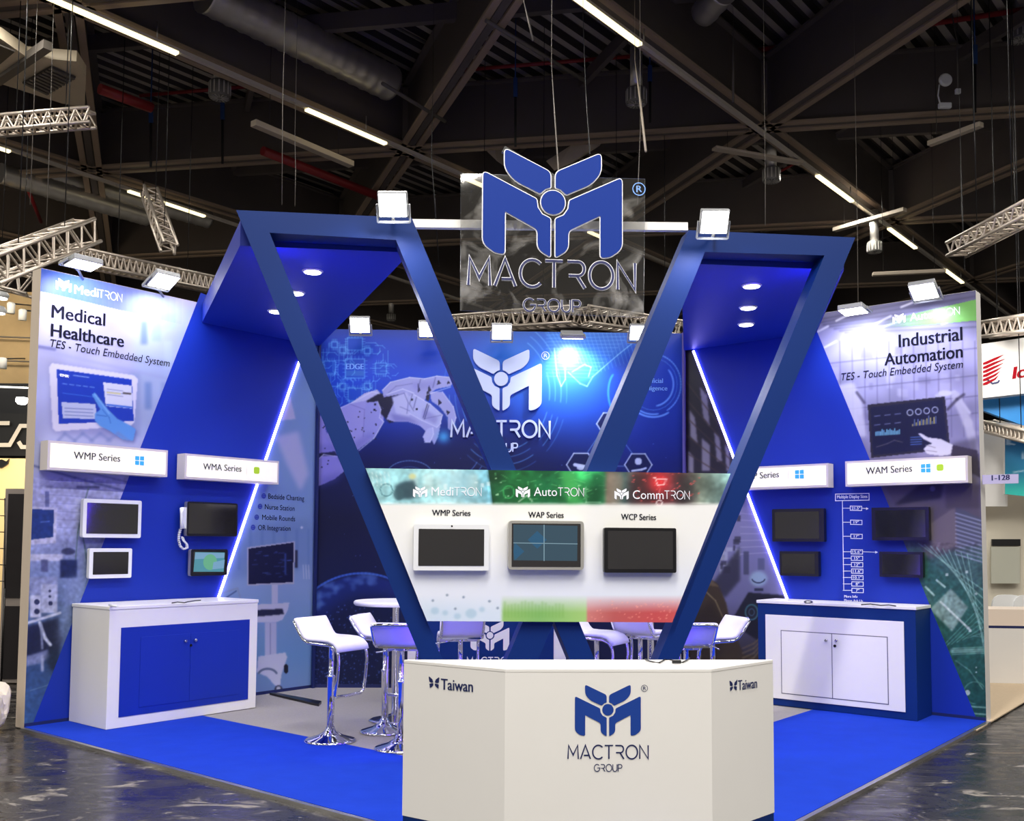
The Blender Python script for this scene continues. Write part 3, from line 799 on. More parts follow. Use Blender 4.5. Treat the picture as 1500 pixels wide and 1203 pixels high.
# dark store-room print left of the light strip
x_led = np.interp(cv.Y, [509, 718, 879], [1014, 1094, 1153])
R_ = cv.X < x_led+3
pal = np.array([C8(24, 22, 34), C8(30, 27, 38), C8(40, 36, 50), C8(150, 148, 186), C8(136, 136, 178), C8(120, 120, 160), C8(60, 56, 66)])
g_ = np.interp(cv.Y, [480, 600, 700, 745, 810, 880, 960], range(7))
for c in range(3): cv.a[..., c] = np.where(R_, np.interp(g_, range(7), pal[:, c]), cv.a[..., c])
RR = R_.astype(float)
for pts in (((1025, 566), (1036, 580), (1040, 626), (1030, 612)), ((1010, 600), (1018, 612), (1022, 650), (1011, 640)), ((1046, 632), (1054, 640), (1058, 676), (1050, 676)), ((1028, 642), (1040, 652), (1040, 690), (1028, 690)), ((1008, 660), (1016, 670), (1016, 700), (1008, 700)), ((1062, 650), (1068, 660), (1070, 690), (1064, 690))):
    cv.poly(pts, C8(150, 146, 166), 0.85, 1.2)
for k in range(6): cv.line([(1006, 560+k*26), (1075, 650+k*14)], 2, C8(70, 56, 52), 0.7, 0.7)
for k in range(26):
    x = 1050+RNG.rand()*34; y = 745+RNG.rand()*90; cv.rect(x, y, x+3+RNG.rand()*8, y+3+RNG.rand()*10, C8(*((52, 52, 72) if RNG.rand() > .35 else (190, 196, 214))), 0.75, 0.7)
cv.poly([(1040, 860), (1084, 800), (1084, 850), (1062, 876)], C8(52, 52, 70), 0.9, 2)
for k in range(7): cv.line([(1085, 752+k*10), (1118+k*3, 755+k*9)], 1.3, C8(180, 178, 214), 0.7)
cv.rect(1089, 808, 1097, 842, C8(70, 74, 100), 0.8, 0.8); cv.rect(1110, 818, 1120, 835, C8(90, 96, 126), 0.8, 0.8)
cv.ell(1111, 848, 13, 11, C8(170, 200, 222), 0.85, 2); cv.arc(1111, 846, 10, 8, 20, 160, 1.4, C8(40, 50, 80), 0.9); cv.rect(1105, 862, 1118, 866, C8(40, 46, 70), 0.9, 0.6)
cv.poly([(1096, 868), (1148, 872), (1160, 900), (1160, 965), (1140, 960), (1112, 940), (1070, 912)], C8(34, 36, 50), 1, 1)
cv.arc(1101, 897, 9, 11, 0, 360, 2.2, C8(64, 110, 120), 0.9); cv.arc(1101, 897, 4, 5, 0, 360, 1.2, C8(70, 100, 120), 0.8)
cv.poly([(1020, 870), (1040, 848), (1052, 856), (1064, 884), (1070, 915), (1090, 960), (1130, 960), (1160, 975), (1160, 1050), (1005, 1050), (1005, 930)], C8(70, 58, 44), 1, 1)
cv.poly([(1028, 866), (1042, 850), (1054, 860), (1040, 858)], C8(108, 92, 70), 1, 0.8); cv.line([(1033, 866), (1048, 880), (1062, 912)], 2, C8(140, 126, 92), 0.9)
cv.poly([(1008, 905), (1042, 880), (1066, 920), (1050, 975), (1006, 975)], C8(48, 40, 34), 0.8, 4)
for k in range(4): cv.line([(1088, 950+k*7), (1104, 943+k*7), (1112, 936+k*6)], 2.5, C8(116, 102, 84), 0.8, 0.6)
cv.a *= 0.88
b1, _ = PR.ab(endR)   # negative: left of B
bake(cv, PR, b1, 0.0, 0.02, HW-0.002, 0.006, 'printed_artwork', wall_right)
put = MB()
put_poly(put, PR, [(1007, 489), (1196.5, 464), (1197, 486), (1432, 1057), (1180, 1040), (1154, 880), (1014, 509)], 0.004)
put.build('blue_panel', m_bluepanel, wall_right)
mb = MB()
put_text(mb, PR, 'Industrial', (1317, 508.8), (1409.5, 498), 18.5, 0.006, 0.014)
put_text(mb, PR, 'Automation', (1296, 535.6), (1410, 523.4), 17.5, 0.006, 0.014)
put_text(mb, PR, 'TES - Touch Embedded System', (1232.5, 557.6), (1410.7, 538.8), 10.5, 0.006, 0.0, 0.2)
mb.build('lettering', m_ink, wall_right)
mb = MB()
put_emblem(mb, PR, (1317, 466.5), 19, 0.006)
put_text(mb, PR, 'Auto', (1333, 470.6), (1367, 465.5), 11, 0.006, 0.006)
put_strokes(mb, PR, 'TRON', (1368, 465.4), (1405.6, 460), 10.5, 0.11, 0.006)
def r4(x, y): return (1080+x/2.8643, 680+y/2.8643)
def outline(mb, pl, x0, y0, x1, y1, w, sl=0.05):
    d = lambda x, y: (x, y+(x-x0)*sl)
    put_line(mb, pl, [d(x0, y0), d(x1, y0), d(x1, y1), d(x0, y1), d(x0, y0)], w, 0.006)
x0, y0 = r4(412, 126); x1, y1 = r4(553, 154); outline(mb, PR, x0, y0, x1, y1, 1.1, -0.02)
put_text(mb, PR, 'Multiple Display Sizes', (x0+2.5, y1-3.4), (x1-2.5, y1-4.2), 4.6, 0.006, 0.012)
put_line(mb, PR, [r4(441, 155), r4(447, 528)], 0.9, 0.006)
for y, t, e in ((185, '21.5"', 552), (244, '19"', 0), (303, '17"', 0), (368, '15.6"', 590), (395, '15"', 0), (422, '12"', 0), (449, '11.6"', 0), (476, '10.1"', 0), (503, '8"', 0), (530, '7"', 0)):
    xa, ya = r4(474+ (y-185)*0.02, y-9); xb, yb = r4(522+(y-185)*0.02, y+9)
    outline(mb, PR, xa, ya, xb, yb, 0.9, 0.02)
    wt = 1.25*len(t); xm = (xa+xb)/2
    put_text(mb, PR, t, (xm-wt, (ya+yb)/2+1.9), (xm+wt, (ya+yb)/2+2.0), 3.8, 0.006, 0.01)
    put_line(mb, PR, [r4(443, y), (xa, (ya+yb)/2)], 0.8, 0.006)
    if e:
        put_line(mb, PR, [(xb, (ya+yb)/2), r4(e-8, y+2)], 0.8, 0.006); q = r4(e, y+2)
        put_poly(mb, PR, [(q[0]-4, q[1]-2), q, (q[0]-4, q[1]+2)], 0.006)
put_text(mb, PR, 'More Info', r4(449, 560), r4(504, 561), 3.6, 0.006, 0.012)
put_text(mb, PR, 'Please Ask Us', r4(449, 577), r4(527, 580), 3.6, 0.006, 0.012)
mb.build('lettering', m_whiteink, wall_right)
struct(slab(B+PR.n*0.006, W, PR.n, LR, 0.0, 0.045, 0.004).build('baseboard_right', m_navy))

# ---------------------------------------------------------------- back wall artwork
cv = Canvas(440, 465, 1020, 1030, [(465, C8(34, 46, 110)), (500, C8(26, 62, 172)), (560, C8(24, 76, 206)), (620, C8(12, 46, 146)), (680, C8(7, 22, 84)), (760, C8(6, 14, 58)), (860, C8(8, 22, 78)), (1030, C8(7, 18, 66))])
cv.glow(560, 560, 120, 70, C8(24, 72, 220), 0.6); cv.glow(840, 540, 90, 80, C8(40, 130, 236), 0.75); cv.glow(745, 530, 60, 50, C8(40, 130, 226), 0.6)
cv.glow(950, 600, 90, 160, C8(12, 44, 150), 0.6); cv.glow(640, 690, 160, 60, C8(6, 18, 70), 0.8); cv.glow(590, 600, 40, 60, C8(20, 60, 180), 0.3)
LB_ = C8(120, 196, 255)
# chips and traces
def chip(x, y, w, h, a=0.7, full=False):
    cv.poly([(x-w, y-h+2), (x-w+2, y-h), (x+w-2, y-h), (x+w, y-h+2), (x+w, y+h-2), (x+w-2, y+h), (x-w+2, y+h), (x-w, y+h-2)], C8(30, 90, 200), 0.55*a)
    cv.line([(x-w, y-h), (x+w, y-h), (x+w, y+h), (x-w, y+h), (x-w, y-h)], 1, LB_, a)
    for k in range(5):
        q = -w+ (k+0.5)*2*w/5
        cv.line([(x+q, y-h), (x+q, y-h-4)], 0.8, LB_, a*0.8); cv.line([(x+q, y+h), (x+q, y+h+4)], 0.8, LB_, a*0.8)
        q = -h+(k+0.5)*2*h/5
        cv.line([(x-w, y+q), (x-w-4, y+q)], 0.8, LB_, a*0.8); cv.line([(x+w, y+q), (x+w+4, y+q)], 0.8, LB_, a*0.8)
chip(520, 540, 14, 14, 0.8); cv.rect(507, 543, 533, 551, C8(60, 120, 210), 0.7)
for x, y, w, h in ((520, 504, 11, 9), (483, 538, 8, 9), (558, 540, 8, 8), (520, 578, 10, 9), (490, 505, 4, 4), (538, 514, 4, 4), (502, 513, 4, 4), (538, 566, 4, 4), (502, 566, 4, 4)): chip(x, y, w, h, 0.75)
for k in range(70):
    x = 470+RNG.rand()*105; y = 490+RNG.rand()*100; L = 5+RNG.rand()*16
    q = [(x, y), (x, y+L), (x+RNG.choice([-4, 4]), y+L+4)] if RNG.rand() > 0.5 else [(x, y), (x+L, y), (x+L+4, y+RNG.choice([-4, 4]))]
    cv.line(q, 1.0, LB_, 0.55, 0.2)
# rings
for r, a in ((62, .5), (70, .35), (78, .5), (86, .25)):
    for a0 in (100, 150, 185, 300, 340, 20, 60): cv.arc(740, 575, r*1.05, r*1.35, a0, a0+28, 1.3, C8(120, 186, 250), a*0.8)
for k in range(4): cv.arc(668, 640, 40+k*9, 58+k*9, 40, 100, 1.1, C8(110, 150, 220), 0.6)
for r, a0, a1, w in ((44, -70, 60, 2), (44, 80, 150, 2.2), (38, 0, 360, 0.8), (32, -40, 80, 2.6), (48, 60, 120, 2.6)): cv.arc(957, 563, r*0.92, r, a0, a1, w, C8(100, 150, 240), 0.75)
cv.arc(905, 575, 14, 30, 120, 240, 3, C8(60, 160, 240), 0.6)
cv.arc(600, 697, 34, 22, 180, 360, 1.4, C8(110, 150, 200), 0.7); cv.arc(600, 700, 24, 16, 180, 360, 1, C8(110, 150, 200), 0.5)
# wire-mesh human hand, upper right
cv.poly([(800, 486), (905, 480), (940, 500), (900, 530), (860, 560), (835, 556), (830, 530), (806, 510)], C8(60, 150, 244), 0.35, 4)
for k in range(22): cv.line([(800+k*6.2, 483), (826+k*5.5, 545-abs(k-10)*2)], 0.7, C8(150, 206, 255), 0.4, 0.2)
for k in range(14): cv.line([(800, 486+k*5), (930-k*5, 482+k*5.5)], 0.7, C8(150, 206, 255), 0.4, 0.2)
cv.line([(812, 510), (816, 550), (822, 566), (828, 556), (828, 530)], 1.2, C8(170, 220, 255), 0.9); cv.line([(832, 545), (850, 562), (860, 566), (868, 552), (905, 520), (930, 500)], 1.2, C8(150, 206, 255), 0.8)
cv.line([(862, 552), (866, 538), (856, 534), (838, 545)], 1.2, C8(170, 220, 255), 0.8)
# robot arm and hand
AR = C8(160, 166, 226); DK = C8(22, 24, 52)  # arm tones painted bluer, the blue light on it put into the print
cv.poly([(440, 612), (473, 609), (478, 632), (494, 660), (470, 665), (456, 664), (440, 655)], C8(150, 146, 226), 1, 0.5)
cv.poly([(440, 700), (462, 676), (474, 665), (494, 668), (505, 690), (490, 702), (470, 711), (440, 718)], C8(146, 142, 226), 1, 0.5)
cv.poly([(462, 664), (496, 662), (490, 668), (470, 668)], DK, 0.8, 0.6)
cv.poly([(488, 606), (500, 597), (520, 588), (545, 574), (558, 578), (562, 600), (562, 618), (550, 640), (526, 658), (500, 676), (478, 640)], C8(158, 158, 228), 1, 0.5)
cv.poly([(512, 592), (534, 576), (552, 571), (560, 578), (540, 586)], C8(186, 190, 238), 1, 0.5)
cv.poly([(536, 588), (556, 576), (566, 578), (590, 570), (604, 580), (600, 604), (590, 616), (570, 620), (558, 606)], DK, 1, 0.8)
for k in range(18):
    x = 548+RNG.rand()*48; y = 580+RNG.rand()*34; cv.line([(x, y), (x+4, y+3)], 1, C8(90, 96, 140), 0.7)
cv.poly([(536, 590), (553, 588), (558, 600), (556, 612), (562, 618), (548, 642), (532, 640)], C8(150, 154, 226), 1, 0.5)
cv.poly([(560, 572), (572, 560), (600, 553), (622, 555), (640, 551), (660, 553), (664, 560), (660, 566), (640, 570), (626, 578), (620, 592), (628, 592), (640, 610), (646, 620), (642, 640), (636, 652), (630, 640), (616, 624), (598, 618), (578, 618), (566, 614), (574, 596), (584, 578), (574, 580), (562, 582)], AR, 1, 0.5)
cv.poly([(574, 582), (596, 574), (604, 594), (600, 610), (580, 606)], C8(184, 190, 238), 1, 1)
cv.poly([(596, 582), (606, 578), (630, 592), (648, 608), (646, 618), (640, 626), (618, 616), (598, 604)], C8(176, 184, 236), 1, 0.5)
cv.poly([(618, 616), (642, 626), (634, 636), (632, 646), (624, 648), (619, 640), (624, 630), (612, 622)], AR, 1, 0.5)
cv.poly([(626, 628), (634, 626), (635, 636), (630, 648), (622, 648), (620, 640)], C8(176, 184, 236), 1, 0.5)
cv.poly([(630, 574), (648, 574), (664, 596), (668, 612), (662, 632), (656, 628), (656, 612), (644, 596), (632, 588)], AR, 1, 0.5)
for pts in (((612, 560), (616, 572), (612, 576)), ((628, 564), (632, 572), (626, 576)), ((625, 574), (630, 576), (628, 588), (624, 586)), ((642, 556), (646, 562), (640, 564)), ((656, 557), (660, 561), (655, 563)), ((642, 584), (648, 590), (642, 594)), ((654, 601), (660, 604), (655, 608))): cv.poly(pts, DK, 0.95, 0.4)
cv.line([(562, 582), (580, 566), (604, 562)], 1, C8(110, 116, 180), 0.8); cv.line([(604, 578), (600, 592), (606, 602)], 1, C8(90, 96, 150), 0.8); cv.line([(626, 592), (620, 612)], 1.2, DK, 0.8); cv.line([(648, 608), (620, 614)], 1, C8(110, 116, 180), 0.7)
for k in range(20):
    x = 505+RNG.rand()*48; y = 600+RNG.rand()*46; cv.ell(x, y, 1.1, 1.1, DK, 0.8, 0.3)
for k in range(10): cv.ell(446+RNG.rand()*38, 622+RNG.rand()*76, 1.1, 1.1, DK, 0.8, 0.3)
HL = C8(214, 220, 252); SH = C8(92, 92, 176)
cv.poly([(526, 658), (500, 676), (478, 640), (484, 628), (506, 656), (540, 636), (552, 636)], SH, 0.45, 4)
cv.poly([(470, 700), (505, 690), (494, 706), (460, 716)], SH, 0.5, 4); cv.poly([(444, 650), (494, 652), (494, 662), (444, 664)], SH, 0.4, 3)
cv.line([(488, 606), (500, 597), (520, 588), (545, 574), (556, 577)], 1.2, HL, 0.9); cv.line([(553, 588), (558, 600), (556, 612), (562, 618), (548, 642), (526, 660)], 1.1, HL, 0.9)
cv.line([(462, 677), (474, 666), (494, 669)], 1.1, HL, 0.8); cv.line([(560, 572), (572, 560), (600, 553), (622, 555), (640, 551), (660, 553)], 1.2, HL, 0.95)
cv.line([(566, 578), (590, 570), (606, 576)], 1.4, HL, 0.8); cv.line([(606, 578), (630, 592), (648, 608), (645, 620)], 1.2, HL, 0.95); cv.line([(646, 620), (640, 626), (618, 616), (600, 606)], 1.1, HL, 0.8)
cv.line([(622, 648), (630, 648), (635, 636), (634, 627)], 1.1, HL, 0.9); cv.line([(648, 574), (664, 596), (668, 612), (662, 632)], 1.2, HL, 0.9); cv.line([(626, 578), (660, 567)], 1.1, HL, 0.8)
cv.poly([(572, 606), (600, 612), (616, 622), (598, 618), (578, 618)], SH, 0.5, 2); cv.poly([(600, 560), (640, 558), (640, 568), (610, 572)], SH, 0.25, 3)
cv.poly([(620, 598), (642, 612), (638, 622), (618, 612)], SH, 0.35, 2); cv.poly([(634, 590), (650, 606), (658, 628), (654, 614)], SH, 0.4, 1.5)
cv.line([(574, 582), (592, 576), (598, 590), (596, 606)], 1.0, C8(96, 100, 170), 0.8); cv.line([(586, 596), (600, 602)], 1.0, C8(96, 100, 170), 0.7); cv.line([(610, 582), (606, 598)], 1.1, C8(80, 84, 150), 0.8); cv.line([(628, 594), (622, 614)], 1.2, C8(60, 64, 120), 0.9)
cv.line([(616, 556), (612, 572)], 1, C8(80, 84, 150), 0.8); cv.line([(638, 553), (634, 568)], 1, C8(80, 84, 150), 0.8); cv.line([(512, 592), (534, 600), (532, 640)], 0.9, C8(100, 100, 180), 0.6)
for x, y in ((550, 593), (549, 601), (604, 586), (611, 600)): cv.rect(x-1.5, y-1.5, x+1.5, y+1.5, DK, 0.95, 0.3)
cv.glow(650, 640, 9, 9, C8(80, 190, 255), 0.8)
for k in range(60): cv.ell(460+RNG.rand()*540, 640+RNG.rand()*240, 0.7, 0.7, C8(140, 170, 230), 0.55, 0.3)
# hexagon icons
def hexa(x, y, r):
    P = [(x+r*math.cos(math.radians(60*k)), y+r*0.92*math.sin(math.radians(60*k))) for k in range(7)]
    cv.poly(P[:6], C8(8, 22, 70), 0.9); cv.line(P, 1.6, C8(206, 222, 250), 0.95)
hexa(851, 681, 21); hexa(935, 681, 20); hexa(894, 621, 20)
cv.line([(861, 662), (880, 634)], 1, C8(150, 186, 240), 0.8); cv.line([(897, 683), (915, 683)], 1, C8(150, 186, 240), 0.7); cv.line([(912, 645), (926, 664)], 1, C8(150, 186, 240), 0.7)
cv.ell(935, 676, 5.5, 5.5, C8(206, 222, 250), 0.95); cv.line([(926, 690), (940, 688), (946, 686)], 3, C8(206, 222, 250), 0.95); cv.line([(842, 681), (858, 684)], 5, C8(206, 222, 250), 0.95); cv.ell(851, 685, 6, 4, C8(206, 222, 250), 0.9)
cv.line([(890, 615), (898, 625)], 4, C8(206, 222, 250), 0.9)
# earth and city lights, lower left
cv.arc(530, 945, 108, 105, 180, 300, 3, C8(70, 120, 236), 0.8, 40); cv.ell(530, 945, 106, 102, C8(20, 46, 140), 0.85, 2); cv.ell(540, 965, 90, 92, C8(8, 20, 66), 0.9, 10)
for k in range(60):
    w = math.radians(190+RNG.rand()*90); r = 84+RNG.rand()*20; cv.ell(530+r*math.cos(w), 945+r*math.sin(w), 3+RNG.rand()*5, 2+RNG.rand()*3, C8(100, 140, 226), 0.35, 1.5)
for k in range(420):
    x = 446+RNG.rand()*170; y = 885+RNG.rand()*130
    if (x-520)**2/70**2+(y-960)**2/85**2 > 1: continue
    cv.rect(x, y, x+1.6, y+1.6, C8(110, 140, 226), 0.55, 0.4)
for k in range(220):
    x = 446+RNG.rand()*60; y = 925+RNG.rand()*90; cv.rect(x, y, x+1.5, y+1.5, C8(90, 120, 214), 0.5, 0.4)
cv.a *= np.interp(cv.Y, [480, 640, 760], [0.92, 0.9, 0.8])[..., None]
bake(cv, PB, 0.0, LB, 0.02, HW-0.002, 0.0065, 'printed_artwork', wall_back)
mb = MB(); put_text(mb, PB, 'EDGE', (507, 541), (532.5, 541), 8, 0.006, 0.022)
put_text(mb, PB, 'Artificial', (940, 561), (971, 561), 6.5, 0.006, 0.01); put_text(mb, PB, 'Intelligence', (934, 571.8), (977.5, 572), 6.5, 0.006, 0.01)
mb.build('lettering', m_paleink, wall_back)
struct(slab(endL+PB.n*0.006, hb, PB.n, LB, 0.0, 0.05, 0.004).build('baseboard_back', m_navy))
struct(MB().bar(endL+PB.n*0.02+PL.n*0.02, endL+PB.n*0.02+PL.n*0.02+ZUP*HW, 0.03, 0.03, up=U).build('trim_3', m_navy))
struct(MB().bar(endR+PB.n*0.02+PR.n*0.02, endR+PB.n*0.02+PR.n*0.02+ZUP*HW, 0.03, 0.03, up=U).build('trim_4', mat('purple_edge', rgb(70, 60, 130), 0.5)))
# raised logo on the back wall
t = thing('wall_logo', 'large raised white M emblem with company name on the blue back wall', 'logo', PB.px(734, 602))
mb = MB(); m_blog = mat('pale_blue_logo', rgb(186, 200, 228), 0.35); put_emblem(mb, PB, (734, 556), 119, 0.004, 0.04); mb.build('emblem', m_blog, t)
mb = MB(); put_strokes(mb, PB, 'MACTRON', (661, 641), (805, 641), 24, 0.13, 0.004, 0.03); mb.build('lettering', m_blog, t); mb = MB(); put_strokes(mb, PB, 'GROUP', (707, 662), (758, 662), 12.5, 0.14, 0.004, 0.02)
mb.build('lettering', m_blog, t); mb = MB(); put_registered(mb, PB, (799, 521), 5.5, 0.03); mb.build('registered_mark', m_blog, t)
# ================================================================== the W-shaped portal frame, canopies, light strips
P0 = Plane(Vector((0, 7.206, 0)), Vector((1, 0.117, 0)), Vector((0.117, -1, 0)))
TF = 0.2
frame = thing('portal_frame', 'tall blue W-shaped portal frame of two slanted loops behind the reception counter', 'portal frame', P0.px(805, 1126)-P0.n*0.1)
frame.location.z = 0
def fx(pts):
    out = []
    for x, y in pts:
        p = P0.px(x, y); out.append(p)
    return out
oL = fx([(346, 303), (603, 321), (933, 1126), (681, 1126)]); iL = fx([(395, 341), (580, 351.5), (886, 1090), (698, 1090)])
oR = fx([(1009, 339), (1253, 338.5), (931, 1126), (677, 1126)]); iR = fx([(1033, 369), (1208, 374), (913, 1090), (738, 1090)])
for L in (oL, oR):
    for p, z in zip(L, (4.0, 4.0, 0.014, 0.014)): p.z = z
MB().ring(oL, iL, -P0.n*TF).build('slanted_loop', m_frame, frame)
MB().ring([p-P0.n*0.003 for p in oR], [p-P0.n*0.003 for p in iR], -P0.n*(TF-0.006)).build('slanted_loop', m_frame, frame)
bk = -P0.n*TF
ZC0, ZC1 = 3.80, 3.995
def canopy(label, pts, downs, fas):
    t = thing('canopy', label, 'canopy', (sum((Vector(p) for p in pts), Vector())/len(pts)))
    t.location.z = ZC0
    MB().prism([Vector((p[0], p[1], ZC0)) for p in pts], ZUP*(ZC1-ZC0)).build('roof_panel', m_bluepanel, t)
    for x, y in downs:
        c = on_z(x, y, ZC0)
        o = MB().lathe([(0.075, -0.012), (0.085, -0.004), (0.085, 0.01)], c).build('downlight', m_white, t)
        MB().lathe([(0.066, -0.016), (0.066, -0.012)], c).build('lens', m_down, o)
        lamp_spot('downlight_lamp', c-ZUP*0.04, c-ZUP*2, 26, (0.9, 0.92, 1.0), 110, 0.7, 0.05)
    return t
wl0 = PL.px(296, 430); wl1 = endL+PL.n*0.0
wr0 = PR.px(1196, 463); wr1 = endR
e = 0.012
canopy('blue canopy on the left with three downlights reaching to the medical wall', [oL[0]+bk*1.03, oL[1]+bk*1.03, wl1+PL.n*e, wl0+PL.n*e], [(458, 397), (433, 428.5), (405, 455.5)], None)
canopy('blue canopy on the right with three downlights reaching to the industrial wall', [oR[0]+bk*1.03, oR[1]+bk*1.03, wr0+PR.n*e, wr1+PR.n*e], [(1101, 418), (1096, 450), (1093, 474.5)], None)
# slanting light strips on the two side walls
def led(name, label, plane, p, q, r=0.011):
    a, b = plane.px(*p, 0.014), plane.px(*q, 0.014)
    return tag(MB().bar(a, b, 0.022, 0.014, up=plane.n).build(name, m_led), label, 'light strip')
led('light_strip', 'slanting white-violet light strip between blue panel and hospital print', PL, (438.5, 530), (318.5, 880))
led('light_strip', 'slanting white-violet light strip beside the dark warehouse print on the right', PR, (1015.5, 514), (1153.5, 879))
# blue light strips fixed to the rear edges of the frame's outer legs
m_led2 = emit_mat('rear_strip_light', (0.10, 0.04, 1.0), 65.0)
for lb, a, b in (('blue light strip along the rear edge of the left slanted leg', oL[0], oL[3]), ('blue light strip along the rear edge of the right slanted leg', oR[1], oR[2])):
    a2 = a+(b-a)*0.07+bk*1.06+P0.h*(0.10 if a is oL[0] else -0.10); b2 = a+(b-a)*0.9+bk*1.06+P0.h*(0.10 if a is oL[0] else -0.10)
    tag(MB().bar(a2, b2, 0.02, 0.015, up=P0.n).build('light_strip', m_led2), lb, 'light strip')
# white beam between the loops
a = P0.px(600, 322)-P0.n*0.1; b = P0.px(1012, 327)-P0.n*0.1
tag(MB().bar(a, b, 0.05, 0.062).build('cross_beam', m_white), 'slim white beam spanning between the tops of the two blue loops', 'beam')

# ---------------------------------------------------------------- floodlights
m_fbody = mat('flood_housing', rgb(150, 152, 156), 0.4, 0.5)
def flood(label, c, face, w, h, power, arm_from, lamp=True, aim=None, group=None, tint=(0.80, 0.84, 1.0), ang=105):
    c = Vector(c); d = Vector(face).normalized()
    side = d.cross(ZUP).normalized(); up = side.cross(d)
    t = thing('floodlight', label, 'floodlight', c, 0, group)
    MB().box(c-d*0.03, w+0.02, 0.05, h+0.02, (side, d, up)).build('housing', m_fbody, t, bevel=0.006)
    MB().box(c-d*0.003, w, 0.008, h, (side, d, up)).build('lens', m_floodface, t)
    mb = MB()
    for k in (-1, 1): mb.bar(c-d*0.03+side*(k*(w/2+0.02)), c-d*0.03+side*(k*(w/2+0.02))-up*(h*0.8), 0.012, 0.025, up=d)
    mb.bar(c-d*0.03-side*(w/2+0.02)-up*(h*0.8), c-d*0.03+side*(w/2+0.02)-up*(h*0.8), 0.012, 0.025, up=d)
    mb.build('bracket', m_fbody, t)
    MB().tube([Vector(arm_from), (Vector(arm_from)+c-d*0.03-up*(h*0.8))/2+ZUP*0.02, c-d*0.03-up*(h*0.8)], 0.012, 8).build('arm', m_fbody, t)
    if lamp: lamp_spot('flood_lamp', c+d*0.05, (aim if aim is not None else c+d), power, tint, ang, 0.9, 0.08)
    return t
nB = PB.n
for lb, x, y, ww, pw in (('leftmost bright floodlight over the robot arm on the back wall', 527, 477, 0.20, 55), ('second floodlight from the left, beside the slanted blue leg', 626, 483, 0.17, 45),
                     ('bright floodlight above the raised M emblem on the back wall', 735, 487, 0.20, 55), ('rightmost back wall floodlight next to the right slanted leg', 935, 488, 0.17, 45)):
    c = PB.px(x, y, 0.45)
    top = PB.px(x, y, 0.0); top.z = HW-0.01
    flood(lb, c, nB*0.8-ZUP*0.6, ww, 0.16, pw, top)
def wallwash(label, pl, x, y, out, w, power, ang=120, lx=0.0, tint=(0.80, 0.84, 1.0), down=0.9, face=-0.4):
    c = pl.px(x, y, out); top = pl.px(x, y, 0.0); top.z = HW-0.02
    return flood(label, c, pl.n*face-ZUP*down, w, 0.19, power, top, aim=pl.px(x, y+75, 0.0), ang=ang, tint=tint)
wallwash('floodlight shining down onto the back wall at the mesh hand', PB, 838, 494, 0.34, 0.22, 110, 125)
wallwash('floodlight over the MediTRON heading at the left wall top', PL, 122, 389, 0.34, 0.24, 48, 130, face=0.1)
wallwash('floodlight over the hospital print just left of the canopy', PL, 240, 413, 0.32, 0.22, 42, 130, face=0.42)
wallwash('floodlight shining onto the warehouse print beside the right leg', PR, 1250, 457, 0.34, 0.22, 42, 130, face=0.08)
wallwash('floodlight above the green AutoTRON heading on the right wall', PR, 1353, 428, 0.30, 0.22, 42, 130, face=0.55)
def topflood(label, x, y, z, w, tgt, power):
    c = P0.px(x, y, 0.28); base = P0.px(x, y, -0.1); base.z = 4.0
    flood(label, c, Vector((0, -0.72, -0.5)), w, 0.16, power, base, aim=P0.px(*tgt), ang=150)
topflood('floodlight on top of the left blue loop', 575, 301, 4.1, 0.19, (570, 430), 34)
topflood('floodlight on top of the right blue loop', 1047, 326, 4.1, 0.19, (1030, 460), 34)

# ---------------------------------------------------------------- acrylic sign
m_acr = bpy.data.materials.new('clear_acrylic'); m_acr.use_nodes = True
nt = m_acr.node_tree; nt.nodes.clear()
out = nt.nodes.new('ShaderNodeOutputMaterial'); mx1 = nt.nodes.new('ShaderNodeMixShader'); mx2 = nt.nodes.new('ShaderNodeMixShader')
tr = nt.nodes.new('ShaderNodeBsdfTransparent'); tr.inputs[0].default_value = (0.90, 0.90, 0.89, 1)
gl = nt.nodes.new('ShaderNodeBsdfGlossy'); gl.inputs['Roughness'].default_value = 0.03
df = nt.nodes.new('ShaderNodeBsdfDiffuse'); df.inputs[0].default_value = (0.75, 0.72, 0.68, 1)
fr = nt.nodes.new('ShaderNodeFresnel'); fr.inputs[0].default_value = 1.5
tc = nt.nodes.new('ShaderNodeTexCoord'); nz = nt.nodes.new('ShaderNodeTexNoise'); nz.inputs['Scale'].default_value = 3.5; nz.inputs['Detail'].default_value = 8; nz.inputs['Distortion'].default_value = 1.5
mr = nt.nodes.new('ShaderNodeMapRange'); mr.inputs[1].default_value = 0.5; mr.inputs[2].default_value = 0.8; mr.inputs[3].default_value = 0.02; mr.inputs[4].default_value = 0.3
nt.links.new(tc.outputs['Object'], nz.inputs['Vector']); nt.links.new(nz.outputs['Fac'], mr.inputs[0])
nt.links.new(fr.outputs[0], mx1.inputs[0]); nt.links.new(tr.outputs[0], mx1.inputs[1]); nt.links.new(gl.outputs[0], mx1.inputs[2])
nt.links.new(mr.outputs[0], mx2.inputs[0]); nt.links.new(mx1.outputs[0], mx2.inputs[1]); nt.links.new(df.outputs[0], mx2.inputs[2]); nt.links.new(mx2.outputs[0], out.inputs[0])
t = thing('acrylic_sign', 'clear acrylic sheet sign with blue M emblem hanging between the blue loops', 'sign', P0.px(810, 465))
Q = [P0.px(x, y, 0.02) for x, y in ((675, 254), (945, 262), (943, 465), (674, 455))]
MB().prism(Q, -P0.n*0.008, 0, 1).build('acrylic_sheet', [m_acr, mat('frosted_edge', rgb(206, 216, 222), 0.2)], t)
m_wedge = mat('white_cut_edge', rgb(235, 235, 240), 0.3)
mb = MB(); put_emblem(mb, P0, (810, 297), 204, 0.0225, 0.006, 0, 1)
